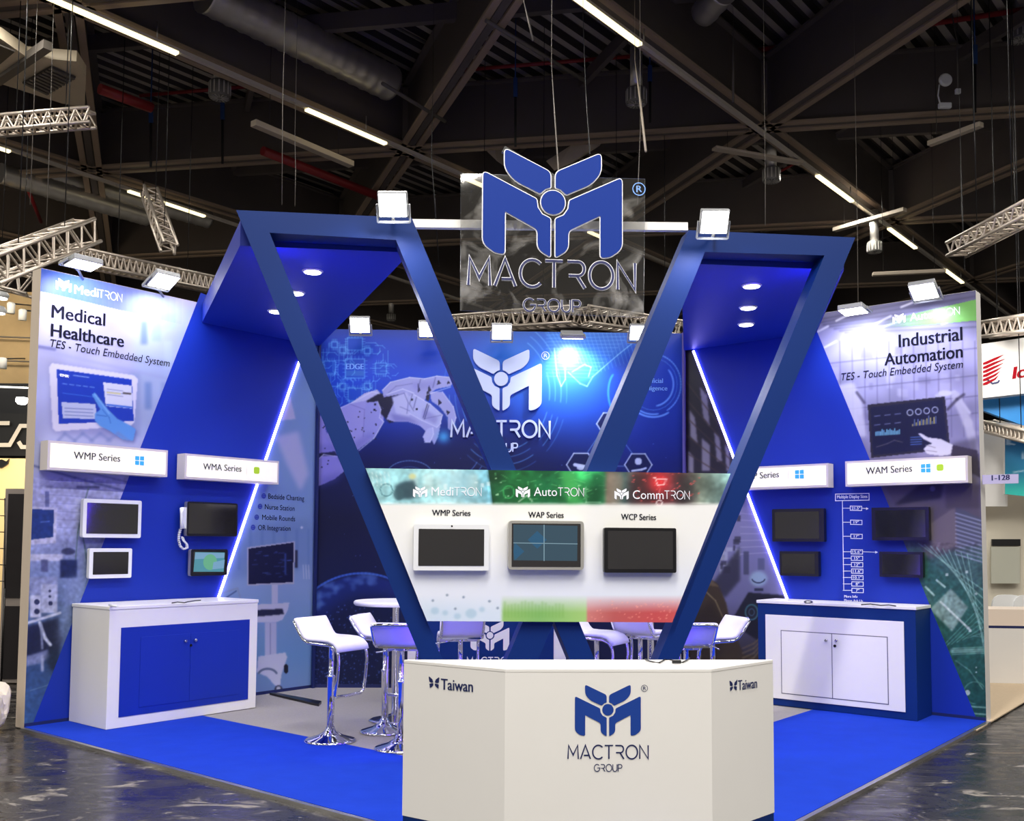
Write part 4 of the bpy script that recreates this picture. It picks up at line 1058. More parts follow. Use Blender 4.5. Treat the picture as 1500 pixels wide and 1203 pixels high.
oE = P0.px(810, 297, 0.0215); wE = (P0.px(912, 297, 0.0215)-P0.px(708, 297, 0.0215)).length
for PP in EMB:
    La, Ra = ribbon([(x*wE, y*wE) for x, y in PP+PP[:1]], 0.015); nE = len(La)
    mb.add([oE+P0.h*v.x+ZUP*v.y for v in La+Ra], [(i, i+1, nE+i+1, nE+i) for i in range(nE-1)], 1)
mb.build('emblem', [mat('sign_blue', rgb(20, 52, 140), 0.6, spec=0.15), m_wedge], t)
mb = MB(); put_strokes(mb, P0, 'MACTRON', (686, 417.5), (930, 425), 40, 0.085, 0.0225, 0.004, 0, 1); put_strokes(mb, P0, 'GROUP', (767, 455.5), (850, 458), 18, 0.11, 0.0225, 0.004, 0, 1)
put_strokes(mb, P0, 'MACTRON', (686, 417.5), (930, 425), 40, 0.132, 0.0215, 0.0, 1); put_strokes(mb, P0, 'GROUP', (767, 455.5), (850, 458), 18, 0.17, 0.0215, 0.0, 1)
mb.build('lettering', [mat('sign_navy', rgb(14, 24, 84), 0.5), m_wedge], t)
mb = MB(); put_registered(mb, P0, (936, 277), 9, 0.03); mb.build('registered_mark', m_paleink, t)
MB().bar(P0.px(737, 219, 0.0), P0.px(812, 262, 0.0), 0.03, 0.05).build('support_bar', m_black, t)

# ---------------------------------------------------------------- product panel between the legs
pn = thing('product_panel', 'wide white product panel with green and red printed bands between the slanted legs', 'panel', P0.px(803, 911))
KP = [(535.5, 686), (1070, 694), (984.5, 912), (625.5, 910)]
OFFP = 0.05
MB().prism([P0.px(x, y, OFFP) for x, y in KP], -P0.n*(OFFP-0.006)).build('board', m_white, pn)
WHT = C8(232, 232, 228)
cv = Canvas(530, 680, 1080, 920, [(680, WHT), (800, C8(234, 234, 232)), (860, C8(226, 230, 238)), (920, C8(222, 228, 238))])
def seg(x, y0, y1, cols, horizontal=True): pass
hdr = [(530, C8(150, 200, 206)), (600, C8(150, 206, 214)), (660, C8(176, 214, 214)), (714, C8(120, 186, 206)), (716, C8(24, 70, 44)), (760, C8(30, 110, 56)), (800, C8(22, 88, 52)), (850, C8(46, 140, 76)), (884, C8(40, 120, 74)),
       (890, C8(90, 80, 70)), (915, C8(60, 84, 84)), (940, C8(120, 60, 56)), (966, C8(110, 46, 54)), (1000, C8(70, 50, 52)), (1025, C8(110, 120, 108)), (1080, C8(140, 190, 190))]
hc = np.stack([np.interp(cv.X+ (cv.Y-690)*-0.12*(cv.X < 780), [q[0] for q in hdr], [q[1][c] for q in hdr]) for c in range(3)], -1)
m_ = np.clip((741-cv.Y)/6, 0, 1)[..., None]
cv.a = cv.a*(1-m_)+hc*m_
H_ = (cv.Y < 738).astype(float)
cv.mottle(9, 0.16, H_*(cv.X > 714), 21); cv.mottle(7, 0.07, H_*(cv.X <= 714), 22); cv.mottle(2, 0.05, H_, 23)
for k in range(5): cv.rect(600+k*20, 692+3*(k % 3), 612+k*22, 726-4*(k % 2), C8(216, 236, 232), 0.45, 2)
cv.poly([(640, 690), (690, 690), (690, 735), (650, 735)], C8(120, 180, 206), 0.4, 5)
cv.poly([(578, 712), (590, 706), (606, 704), (612, 716), (606, 730), (582, 732)], C8(40, 62, 74), 0.85, 2); cv.ell(584, 724, 8, 9, C8(60, 90, 100), 0.8, 1); cv.arc(566, 718, 9, 9, 0, 360, 1.4, C8(70, 120, 130), 0.8); cv.ell(604, 698, 5, 4, C8(206, 206, 140), 0.8, 1)
for k in range(5): cv.line([(545+k*6, 692), (547+k*6, 712)], 1.3, C8(220, 240, 240), 0.6)
for k in range(8): cv.rect(650+k*9, 700+RNG.rand()*20, 655+k*9, 704+RNG.rand()*22, C8(230, 244, 246), 0.6, 0.7)
for k in range(40):
    x = 720+RNG.rand()*165; y = 692+RNG.rand()*44; cv.line([(x, y), (x+RNG.rand()*10, y+RNG.randn()*3)], 1, C8(130, 226, 140), 0.5)
for k in range(14): cv.ell(722+RNG.rand()*160, 692+RNG.rand()*40, 1.2, 1.2, C8(200, 250, 200), 0.7, 0.4)
cv.poly([(820, 690), (842, 692), (850, 736), (832, 738)], C8(80, 190, 96), 0.6, 3); cv.poly([(868, 694), (890, 694), (880, 738), (862, 738)], C8(18, 80, 46), 0.6, 3)
cv.arc(745, 721, 8, 9, 0, 360, 1.4, C8(60, 170, 90), 0.8); cv.line([(760, 735), (772, 726), (780, 735)], 2, C8(210, 236, 210), 0.6); cv.line([(858, 714), (858, 736), (880, 736)], 1.2, C8(190, 240, 200), 0.6)
cv.poly([(888, 692), (905, 692), (915, 700), (908, 738), (886, 738)], C8(180, 160, 140), 0.5, 4); cv.poly([(925, 695), (950, 692), (958, 738), (920, 738)], C8(44, 36, 44), 0.6, 4); cv.poly([(990, 700), (1012, 698), (1020, 736), (990, 738)], C8(40, 42, 46), 0.6, 4)
cv.glow(966, 706, 15, 14, C8(226, 50, 56), 0.95)
for k in range(46): cv.ell(925+RNG.rand()*100, 692+RNG.rand()*46, 1.2, 1.2, C8(240, 90, 90), 0.65, 0.4)
cv.line([(957, 700), (960, 700), (963, 711), (973, 710), (976, 702), (962, 702)], 1.4, C8(255, 220, 220), 0.95); cv.line([(966, 712), (966, 732)], 1.4, C8(236, 120, 120), 0.8); cv.arc(966, 737, 4, 4, 0, 360, 1.2, C8(240, 230, 230), 0.8)
# soft colour bands along the foot
ft = np.clip((cv.Y-872)/26, 0, 1)
fcol = np.stack([np.interp(cv.X, [530, 640, 732, 738, 790, 858, 861, 900, 960, 1080], [q[c] for q in (C8(206, 224, 236), C8(190, 212, 228), C8(206, 222, 232), C8(146, 192, 100), C8(128, 184, 96), C8(160, 202, 110), C8(206, 120, 112), C8(186, 84, 80), C8(196, 72, 72), C8(206, 90, 86))]) for c in range(3)], -1)
fa = (ft*np.where(cv.X < 735, 0.55, 0.95))[..., None]
cv.a = cv.a*(1-fa)+fcol*fa
for k in range(18): cv.rect(738+k*5, 880+RNG.rand()*8, 741+k*5, 905, C8(110, 170, 70), 0.3, 1)
for x, y, r in ((637, 895, 6), (652, 898, 4), (690, 899, 8), (706, 893, 4), (670, 903, 5)): cv.ell(x, y, r, r*0.9, C8(150, 186, 206), 0.5, 1.2)
for x, y in ((655, 872), (679, 875), (634, 880), (717, 881), (667, 892), (729, 891)): cv.ell(x, y, 1.6, 1.6, C8(110, 128, 150), 0.7, 0.5)
for k in range(50): cv.ell(866+RNG.rand()*120, 880+RNG.rand()*28, 1, 1, C8(250, 170, 150), 0.6, 0.4)
bake(cv, P0, 0, 1, 0, 1, 0.0042, 'printed_artwork', pn, 0.003, [P0.px(x, y, OFFP) for x, y in KP])
OT = OFFP+0.007
for ex, ey, s1, a0, a1, b1_, yb in ((615.5, 720.5, 'Medi', 632, 664, 705, 726), (766, 720.5, 'Auto', 782, 816, 855, 726.5), (910.5, 723.5, 'Comm', 927, 972, 1010, 731)):
    mb = MB(); put_emblem(mb, P0, (ex, ey), 21, OT)
    put_text(mb, P0, s1, (a0, yb), (a1, yb+0.3), 12.5, OT, 0.0)
    put_strokes(mb, P0, 'TRON', (a1+1.5, yb), (b1_, yb+0.6), 12, 0.09, OT)
    mb.build('lettering', m_whiteink, pn)
for t_, a_, b_ in (('WMP Series', (633, 755.5), (689, 756)), ('WAP Series', (774, 758.5), (825.5, 759)), ('WCP Series', (910, 761.5), (961, 762))):
    mb = MB(); put_text(mb, P0, t_, a_, b_, 8.6, OT, 0.014)
    mb.build('lettering', m_ink, pn)
# ================================================================== monitors
m_bez_w = mat('white_bezel', rgb(228, 230, 232), 0.35)
m_bez_s = mat('silver_bezel', rgb(196, 194, 186), 0.28, 0.6)
def monitor(label, pl, quad, out, bez, inset, thick=0.05, edge=None, group=None, screen=None, cam_dot=None, rad=0.02, off=None):
    """quad: TL,TR,BR,BL pixels of the front face; inset: left,top,right,bottom fractions"""
    q = [pl.px(x, y, out) for x, y in quad]
    ab = [pl.ab(p) for p in q]
    a0 = (ab[0][0]+ab[3][0])/2; a1 = (ab[1][0]+ab[2][0])/2; b1 = (ab[0][1]+ab[1][1])/2; b0 = (ab[2][1]+ab[3][1])/2
    t = thing('touch_monitor', label, 'monitor', pl.sz((a0+a1)/2, b0, 0.0), 0, group)
    R_ = lambda x0, y0, x1, y1, o_, r: [pl.sz(v.x, v.y, o_) for v in rounded([(x0, y0), (x1, y0), (x1, y1), (x0, y1)], r)]
    MB().prism(R_(a0, b0, a1, b1, out-thick, rad), pl.n*thick, 0, 1 if edge else None).build('housing', [bez]+([edge] if edge else []), t)
    w, h = a1-a0, b1-b0
    s0, s1 = a0+w*inset[0], a1-w*inset[2]; z0, z1 = b0+h*inset[3], b1-h*inset[1]
    sm = MB().prism(R_(s0, z0, s1, z1, out+0.0008, 0.003), pl.n*0.0015).build('screen', screen or m_screen, t)
    cx, cz = (a0+a1)/2, (b0+b1)/2
    if out-thick > 0.012+(off or 0):
        MB().prism([pl.sz(cx-0.05, cz-0.05, off or 0.0065), pl.sz(cx+0.05, cz-0.05, off or 0.0065), pl.sz(cx+0.05, cz+0.05, off or 0.0065), pl.sz(cx-0.05, cz+0.05, off or 0.0065)], pl.n*(out-thick-(off or 0.0065))).build('wall_mount', m_black, t)
    if cam_dot: put = MB(); put_disc(put, pl, cam_dot, 1.4, out+0.002); put.build('camera_dot', m_black, t)
    return t, pl, (s0, z0, s1, z1), out
I = 0.075
# panel monitors
t1, *_ = monitor('white framed monitor under the WMP title on the white panel', P0, [(606.5, 768), (717, 769), (715.5, 836), (605, 836)], 0.11, m_bez_w, (0.065, 0.1, 0.065, 0.1), 0.045, None, 'monitors on the white panel', None, (662, 771), 0.012, OFFP+0.004)
m_wall_pic = emit_mat('screen_slate_blue', (0.03, 0.075, 0.11), 0.9, (0.01, 0.01, 0.012), 0.1)
m_wall_dk = emit_mat('screen_mid_blue', (0.015, 0.10, 0.20), 0.9, (0.01, 0.01, 0.012), 0.1)
m_wall_ln = emit_mat('screen_light_line', (0.25, 0.40, 0.48), 0.8, (0.01, 0.01, 0.012), 0.1)
t2, *_ = monitor('silver framed monitor showing a blue tiled picture under the WAP title', P0, [(744.5, 762), (856, 764.5), (855, 836), (744.5, 834)], 0.12, m_bez_s, (0.045, 0.055, 0.045, 0.06), 0.055, None, 'monitors on the white panel', None, None, 0.03, OFFP+0.004)
mb = MB(); OS = 0.1225
put_poly(mb, P0, [(752, 768.5), (846, 770.5), (845.5, 822), (752, 821)], OS, 0)
for c in ((787, 791), (754, 808)):
    put_poly(mb, P0, [(c[0]-2 if c[0] < 760 else c[0]-14, c[1]), (c[0], c[1]-13), (c[0]+14, c[1]), (c[0], c[1]+13)], OS+0.0005, 1)
put_line(mb, P0, [(797, 769), (797, 822)], 1.3, OS+0.001, 2); put_line(mb, P0, [(752, 795.5), (846, 797)], 1.1, OS+0.001, 2)
mb.build('screen_picture', [m_wall_pic, m_wall_dk, m_wall_ln], t2)
t3, *_ = monitor('black framed monitor with dark glass under the WCP title', P0, [(886, 772.5), (992, 774.5), (989.5, 839.5), (884, 839)], 0.11, m_black, (0.05, 0.07, 0.05, 0.08), 0.045, None, 'monitors on the white panel', None, None, 0.014, OFFP+0.004)
# left wall monitors
def q5(*p): return [(x/3.1652, 700+y/3.1658) for x, y in p]
def q4(*p): return [(1080+x/2.8643, 680+y/2.8643) for x, y in p]
monitor('large white framed monitor mounted on the medical wall', PL, q5((395, 97), (662, 107), (648, 281), (375, 275)), 0.10, m_bez_w, (0.06, 0.1, 0.06, 0.1), 0.05, None, 'monitors on the medical wall', None, None, 0.018)
monitor('small white framed monitor below the large white framed one', PL, q5((420, 326), (615, 329), (607, 465), (408, 467)), 0.09, m_bez_w, (0.085, 0.12, 0.085, 0.13), 0.045, None, 'monitors on the medical wall', None, None, 0.016)
tp, *_ = monitor('black monitor with silver edge and white phone handset at its side', PL, q5((870, 110), (1103, 119), (1099, 273), (863, 270)), 0.10, m_black, (0.03, 0.05, 0.03, 0.07), 0.05, m_bez_s, 'monitors on the medical wall', None, None, 0.022)
m_s4a = emit_mat('screen_teal', (0.10, 0.36, 0.46), 0.75, (0.01, 0.01, 0.012), 0.1); m_s4b = emit_mat('screen_green', (0.16, 0.50, 0.30), 0.8, (0.01, 0.01, 0.012), 0.1); m_s4c = emit_mat('screen_sky', (0.25, 0.5, 0.75), 0.7, (0.01, 0.01, 0.012), 0.1)
t4, *_ = monitor('small monitor showing a teal and green picture on the medical wall', PL, q5((889, 331), (1058, 333), (1052, 455), (879, 454)), 0.09, m_black, (0.06, 0.08, 0.06, 0.1), 0.045, m_bez_s, 'monitors on the medical wall', None, None, 0.02)
mb = MB(); put_poly(mb, PL, q5((905, 345), (1042, 347), (1037, 436), (897, 436)), 0.0925, 0)
c = q5((968, 385))[0]; k = q5((905, 347), (1042, 349), (1040, 372), (902, 378)); put_poly(mb, PL, k, 0.0930, 2); put_disc(mb, PL, (c[0]+2, c[1]+2), 10, 0.0935, 1)
put_poly(mb, PL, q5((990, 392), (1042, 380), (1038, 420), (985, 425)), 0.094, 2)
mb.build('screen_picture', [m_s4a, m_s4b, m_s4c], t4)
# handset on the side of the black monitor
mb = MB(); h = q5((835, 137), (858, 137), (858, 236), (833, 236)); mb.prism([PL.px(x, y, 0.05) for x, y in h], PL.n*0.04).build('phone_cradle', m_bez_w, tp, bevel=0.006)
mb = MB(); mb.tube([PL.px(*q5((x, y))[0], o_) for x, y, o_ in ((844, 142, .12), (842, 165, .135), (842, 205, .135), (845, 232, .12))], [0.022, 0.014, 0.014, 0.022], 10).build('phone_handset', m_bez_w, tp)
cord = [(838, 236), (830, 262), (828, 290), (836, 318), (852, 332), (868, 325), (866, 308), (852, 292), (845, 275)]
pts = []
for k in range(97):
    s_ = k/96*(len(cord)-1); i = min(int(s_), len(cord)-2); f = s_-i
    x = cord[i][0]*(1-f)+cord[i+1][0]*f; y = cord[i][1]*(1-f)+cord[i+1][1]*f
    px, py = q5((x, y))[0]
    pts.append(PL.px(px, py, 0.07+0.012*math.sin(k*1.6))+PL.h*(0.012*math.cos(k*1.6)))
MB().tube(pts, 0.007, 6).build('coiled_cord', m_bez_w, tp)
# right wall monitors
monitor('black monitor on the right wall nearest the light strip, upper one', PR, q4((143, 189), (362, 186), (365, 325), (149, 326)), 0.09, m_black, (0.06, 0.09, 0.09, 0.09), 0.06, None, 'monitors on the industrial wall', None, None, 0.01)
monitor('smaller black monitor on the right wall below the one nearest the strip', PR, q4((176, 366), (340, 366), (341, 472), (179, 468)), 0.09, m_black, (0.06, 0.1, 0.09, 0.1), 0.06, None, 'monitors on the industrial wall', None, None, 0.01)
monitor('large black monitor beside the size chart under the WAM sign', PR, q4((563, 184), (803, 178), (805, 322), (565, 319)), 0.09, m_black, (0.07, 0.09, 0.06, 0.1), 0.06, None, 'monitors on the industrial wall', None, None, 0.01)
monitor('smaller black monitor overlapping the green circuit print', PR, q4((595, 369), (778, 367), (779, 478), (597, 473)), 0.09, m_black, (0.07, 0.1, 0.06, 0.11), 0.06, None, 'monitors on the industrial wall', None, None, 0.01)

# ================================================================== illuminated name boxes
m_boxface = mat('lit_sign_face', rgb(246, 242, 226), 0.5, emit=(1.0, 0.955, 0.83), estr=0.4)
m_boxside = mat('sign_box_side', rgb(214, 206, 204), 0.45)
m_win = mat('pane_blue', rgb(52, 160, 220), 0.5, emit=rgb(52, 160, 220), estr=0.35)
m_grn = mat('badge_green', rgb(164, 200, 40), 0.5, emit=rgb(164, 200, 40), estr=0.35)
m_btxt = mat('sign_text_grey', rgb(84, 84, 90), 0.8, spec=0.1)
def lightbox(label, pl, quad, text, tx, cap, wins=None, grn=None, out=0.16, div=None):
    q = [pl.px(x, y, out) for x, y in quad]; ab = [pl.ab(p) for p in q]
    a0 = (ab[0][0]+ab[3][0])/2; a1 = (ab[1][0]+ab[2][0])/2; b1 = (ab[0][1]+ab[1][1])/2; b0 = (ab[2][1]+ab[3][1])/2
    t = thing('light_box', label, 'illuminated sign', pl.sz((a0+a1)/2, b0, 0.0), 0, 'illuminated series signs')
    MB().prism([pl.sz(a0, b0, 0.024), pl.sz(a1, b0, 0.024), pl.sz(a1, b1, 0.024), pl.sz(a0, b1, 0.024)], pl.n*(out-0.024)).build('box_frame', m_boxside, t)
    for k in (0.3, 0.45):
        am_ = a0+(a1-a0)*k; MB().prism([pl.sz(am_-0.03, b0+0.05, 0.0065), pl.sz(am_+0.03, b0+0.05, 0.0065), pl.sz(am_+0.03, b1-0.05, 0.0065), pl.sz(am_-0.03, b1-0.05, 0.0065)], pl.n*0.0175).build('wall_mount', m_black, t)
    i = 0.022
    MB().prism([pl.sz(a0+i, b0+i, out+0.0005), pl.sz(a1-i, b0+i, out+0.0005), pl.sz(a1-i, b1-i, out+0.0005), pl.sz(a0+i, b1-i, out+0.0005)], pl.n*0.002).build('lit_face', m_boxface, t)
    mb = MB(); put_text(mb, pl, text, tx[0], tx[1], cap, out+0.005, 0.012); mb.build('lettering', m_btxt, t)
    if wins:
        mb = MB(); c = pl.px(*wins[0], out+0.005); k = (pl.px(wins[0][0]+wins[1], wins[0][1], out+0.005)-c).length
        for sx in (-1, 1):
            for sy in (-1, 1):
                f = lambda u, v: c+pl.h*(k*(u+(0 if 1 else 0)))+ZUP*(k*v*(0.86+0.14*(u+1)/2))
                x0, x1 = sorted((sx*0.04, sx*0.5)); y0, y1 = sorted((sy*0.04, sy*0.5))
                mb.add([f(x0, y0), f(x1, y0), f(x1, y1), f(x0, y1)], [(0, 1, 2, 3)])
        mb.build('pane_emblem', m_win, t)
    if grn:
        mb = MB(); c = pl.px(*grn[0], out+0.005); k = (pl.px(grn[0][0]+grn[1], grn[0][1], out+0.005)-c).length
        P = rounded([(-0.42, -0.42), (0.42, -0.42), (0.42, 0.42), (-0.42, 0.42)], 0.25)
        mb.add([c+pl.h*(v.x*k)+ZUP*(v.y*k) for v in P], [tuple(range(len(P)))]).build('badge', m_grn, t)
    if div:
        mb = MB(); put_line(mb, pl, div, 0.7, out+0.005); mb.build('divider', mat('divider_grey', rgb(206, 206, 200), 0.5), t)
    return t
lightbox('glowing WMP Series sign box at the outer end of the medical wall', PL, [(71, 645.5), (246, 659.5), (245, 699.5), (68.5, 687.5)], 'WMP Series', ((108, 672), (176, 676.7)), 10.5, ((204.5, 675), 13), None, 0.16, [(186, 669), (186, 683)])
lightbox('glowing WMA Series sign box crossing the slanting light strip', PL, [(271.5, 664), (409, 676), (408, 709.5), (270, 702)], 'WMA Series', ((297.6, 688), (353.5, 691.3)), 9.5, None, ((376, 689.3), 10), 0.16, [(361, 684), (361, 696)])
lightbox('glowing WCP Series sign box partly behind the right slanted leg', PR, [(1068, 686.5), (1213.5, 677.8), (1213, 713.5), (1068, 718.5)], 'WCP Series', ((1083, 703), (1141, 699.3)), 9, ((1171, 695), 13), None, 0.16, [(1155, 689), (1155, 703)])
lightbox('glowing WAM Series sign box at the outer end of the industrial wall', PR, [(1238, 676.5), (1417.5, 666.8), (1418, 706.5), (1238.5, 713.5)], 'WAM Series', ((1268.5, 695.2), (1336, 691)), 10, ((1356, 686), 14), ((1377, 685), 12), 0.16, [(1343, 682), (1343, 696)])

# ================================================================== counters
def bx_poly(o, d, n, a0, a1, b0, b1, z0, z1):
    return MB().prism([o+d*a0+n*b0+ZUP*z0, o+d*a1+n*b0+ZUP*z0, o+d*a1+n*b1+ZUP*z0, o+d*a0+n*b1+ZUP*z0], ZUP*(z1-z0))
fl = on_z(154.8, 1072.8, 0); fr = on_z(374.4, 1039.6, 0)
nl = ((fl-A).dot(PL.n)+(fr-A).dot(PL.n))/2; sa = (fl-A).dot(U); sb = (fr-A).dot(U)
PCL = Plane(A+PL.n*nl, U, PL.n)
t = thing('display_counter', 'white counter with a blue front panel along the medical wall', 'counter', A+U*((sa+sb)/2)+PL.n*(nl/2))
Z0 = 0.018
bx_poly(A, U, PL.n, sa, sb, 0.02, nl, Z0, 1.02).build('body', m_white, t, bevel=0.004)
bx_poly(A, U, PL.n, sa-0.005, sb+0.005, 0.012, nl+0.006, 1.02, 1.05).build('counter_top', m_white, t, bevel=0.004)
Q = [PCL.px(x, y) for x, y in ((177.9, 919.6), (366, 907.6), (362, 1025.4), (172.8, 1050))]; ab = [PCL.ab(p) for p in Q]
a0 = (ab[0][0]+ab[3][0])/2; a1 = (ab[1][0]+ab[2][0])/2; b0 = (ab[2][1]+ab[3][1])/2; b1 = (ab[0][1]+ab[1][1])/2
MB().prism([PCL.sz(a0, b0, 0.0005), PCL.sz(a1, b0, 0.0005), PCL.sz(a1, b1, 0.0005), PCL.sz(a0, b1, 0.0005)], PCL.n*0.006).build('front_panel', m_bluepanel, t)
am = PCL.ab(PCL.px(278, 940))[0]; m_gap = mat('door_gap', rgb(10, 22, 90), 0.6)
for k, (xa, xb) in enumerate(((a0+0.18, am-0.004), (am+0.004, a1-0.12))):
    d = MB().prism([PCL.sz(xa, b0+0.06, 0.0068), PCL.sz(xb, b0+0.06, 0.0068), PCL.sz(xb, b1-0.09, 0.0068), PCL.sz(xa, b1-0.09, 0.0068)], PCL.n*0.004).build('door', m_bluepanel, t, bevel=0.002)
    p = PCL.px(*((270.5, 939), (285, 937.5))[k], 0.011)
    MB().lathe([(0.010, 0), (0.008, 0.012), (0.014, 0.02), (0.012, 0.028)], p, 12, axis=(PCL.h, ZUP, PCL.n)).build('knob', m_chrome, d)
MB().lathe([(0.012, 0), (0.012, 0.006)], PCL.px(279.6, 945.5, 0.011), 12, axis=(PCL.h, ZUP, PCL.n)).build('lock', m_black, t)

frr = on_z(1344.3, 1059.9, 0); nr = (frr-B).dot(PR.n); sr = (frr-B).dot(W)
PCR = Plane(B+PR.n*nr, -W, PR.n)
sl_ = -PCR.ab(PCR.px(1110, 900))[0]
t = thing('display_counter', 'blue counter with a white panel of two doors along the industrial wall', 'counter', B+W*((sl_+sr)/2)+PR.n*(nr/2))
bx_poly(B, W, PR.n, sr, sl_, 0.02, nr, Z0, 1.02).build('body', m_frame, t, bevel=0.004)
bx_poly(B, W, PR.n, sr-0.01, sl_+0.01, 0.012, nr+0.01, 1.02, 1.05).build('counter_top', m_white, t, bevel=0.004)
Q = [PCR.px(x, y) for x, y in ((1121.9, 900), (1324.4, 911), (1326.6, 1043.8), (1122.6, 1021))]; ab = [PCR.ab(p) for p in Q]
a0 = (ab[0][0]+ab[3][0])/2; a1 = (ab[1][0]+ab[2][0])/2; b0 = (ab[2][1]+ab[3][1])/2; b1 = (ab[0][1]+ab[1][1])/2
MB().prism([PCR.sz(a0, b0, 0.0005), PCR.sz(a1, b0, 0.0005), PCR.sz(a1, b1, 0.0005), PCR.sz(a0, b1, 0.0005)], PCR.n*0.010).build('front_panel', m_white, t, bevel=0.002)
Q = [PCR.px(x, y) for x, y in ((1145.6, 924.4), (1300, 934), (1301, 1031), (1146.3, 1015))]; ab = [PCR.ab(p) for p in Q]
a0 = (ab[0][0]+ab[3][0])/2; a1 = (ab[1][0]+ab[2][0])/2; b0 = (ab[2][1]+ab[3][1])/2; b1 = (ab[0][1]+ab[1][1])/2
MB().ring([PCR.sz(x, z, 0.0107) for x, z in ((a0-.008, b0-.008), (a1+.008, b0-.008), (a1+.008, b1+.008), (a0-.008, b1+.008))], [PCR.sz(x, z, 0.0107) for x, z in ((a0, b0), (a1, b0), (a1, b1), (a0, b1))], PCR.n*0.0015).build('door_gap', mat('gap_grey', rgb(96, 96, 110), 0.7), t)
am = PCR.ab(PCR.px(1219.6, 970))[0]
for k, (xa, xb) in enumerate(((a0, am-0.004), (am+0.004, a1))):
    d = MB().prism([PCR.sz(xa, b0, 0.0108), PCR.sz(xb, b0, 0.0108), PCR.sz(xb, b1, 0.0108), PCR.sz(xa, b1, 0.0108)], PCR.n*0.003).build('door', m_white, t, bevel=0.001)
    p = PCR.px(*((1211, 938.4), (1226, 938.6))[k], 0.014)
    MB().lathe([(0.012, 0), (0.009, 0.014), (0.016, 0.022), (0.013, 0.03)], p, 12, axis=(PCR.h, ZUP, PCR.n)).build('knob', m_chrome, d)
MB().lathe([(0.014, 0), (0.014, 0.006)], PCR.px(1223, 946.5, 0.014), 12, axis=(PCR.h, ZUP, PCR.n)).build('lock', m_black, t)
MB().prism([PCR.sz(am-0.004, b0, 0.0108), PCR.sz(am+0.004, b0, 0.0108), PCR.sz(am+0.004, b1, 0.0108), PCR.sz(am-0.004, b1, 0.0108)], PCR.n*0.001).build('door_gap', MATS['gap_grey'], t)
# loose leads on the counters
def lead(label, pts, r=0.005, m=None, cat='cable'):
    o = MB().tube(pts, r, 6).build('cable', m or m_black); return tag(o, label, cat)
T_ = lambda pl, x, y, z: on_z(x, y, z)
lead('thin black lead lying on the white medical counter', [on_z(x, y, 1.057) for x, y in ((252, 883.5), (260, 882), (270, 883), (276, 881.5), (286, 880), (294, 879.5))])
lead('short white plug lead near the outer end of the medical counter', [on_z(x, y, 1.06) for x, y in ((160, 886), (166, 888), (172, 888.5))], 0.009, m_bez_w)
lead('small coil of black lead at the inner end of the industrial counter', [on_z(1184+6*math.cos(k*0.6), 882+1.6*math.sin(k*0.6), 1.057) for k in range(18)], 0.005)
lead('long black lead lying on the industrial counter under the size chart', [on_z(x, y, 1.057) for x, y in ((1262, 886), (1275, 885), (1290, 887), (1302, 886.5), (1312, 888))], 0.006)

# reception counter
RZ = 1.0
R0, R1, R2, R3 = [on_z(x, y, RZ) for x, y in ((592, 966.5), (740, 980), (1042, 980), (1132, 966.5))]
for p in (R0, R1, R2, R3): p.z = 0
cR = (R0+R1+R2+R3)/4
rec = thing('reception_counter', 'white reception counter with angled sides and blue M emblem in front', 'counter', cR)
P = [R0, R1, R2, R3]
def inset(P, k): return [cR+(p-cR)*k for p in P]
MB().prism([p+ZUP*0.21 for p in P], ZUP*(RZ-0.018-0.21)).build('body', m_white, rec)
MB().prism([p+ZUP*(RZ-0.018) for p in inset(P, 1.002)], ZUP*0.018).build('counter_top', m_white, rec, bevel=0.003)
MB().prism([p+ZUP*0.001 for p in inset(P, 0.996)], ZUP*0.209).build('plinth', m_frame, rec)
def face(p, q):
    h_ = (q-p).normalized(); return Plane(p, h_, Vector((h_.y, -h_.x, 0)))
FL, FC, FR = face(R0, R1), face(R1, R2), face(R2, R3)
mb = MB(); put_emblem(mb, FC, (890.5, 1040), 97, 0.002); mb.build('emblem', m_logo, rec)
mb = MB(); put_strokes(mb, FC, 'MACTRON', (832, 1112), (949.5, 1112), 20, 0.105, 0.002)
put_strokes(mb, FC, 'GROUP', (870.5, 1130.5), (911, 1130.5), 10.5, 0.12, 0.002)
put_registered(mb, FC, (944, 1008.5), 4.6, 0.002)
put_text(mb, FL, 'Taiwan', (646, 1010.2), (692.5, 1014), 16, 0.002, 0.014)
put_text(mb, FR, 'Taiwan', (1081.5, 1011.5), (1109, 1007.7), 14.5, 0.002, 0.014)
for pl, cx, cy, s_, kx in ((FL, 635.8, 1000.5, 17, 0.92), (FR, 1074.5, 1004.8, 16, 0.72)):
    for sx in (-1, 1):
        up_ = [(0.07, 0.04), (0.16, 0.30), (0.46, 0.52), (0.5, 0.45), (0.44, 0.05), (0.26, -0.01)]
        lo_ = [(0.07, -0.04), (0.26, -0.07), (0.44, -0.12), (0.40, -0.48), (0.20, -0.36), (0.07, -0.20)]
        for pp in (up_, lo_): put_poly(mb, pl, [(cx+sx*x*s_*kx, cy-y*s_+(sx*x*s_*kx)*(0.09 if pl is FL else -0.14)) for x, y in pp], 0.002)
mb.build('lettering', m_navy, rec)
lead('thin black lead with inline switch on the reception counter top', [on_z(x, y, RZ+0.007) for x, y in ((945, 966), (951, 968.5), (957, 970), (966, 971), (974, 966.5), (984, 967), (992, 970), (1000, 970.5), (1006, 967.5), (1010, 964))], 0.004)
o = MB().box(on_z(991, 969.6, RZ+0.012), 0.045, 0.018, 0.016).build('inline_switch', m_black); tag(o, 'small black inline switch on the reception counter lead', 'switch')

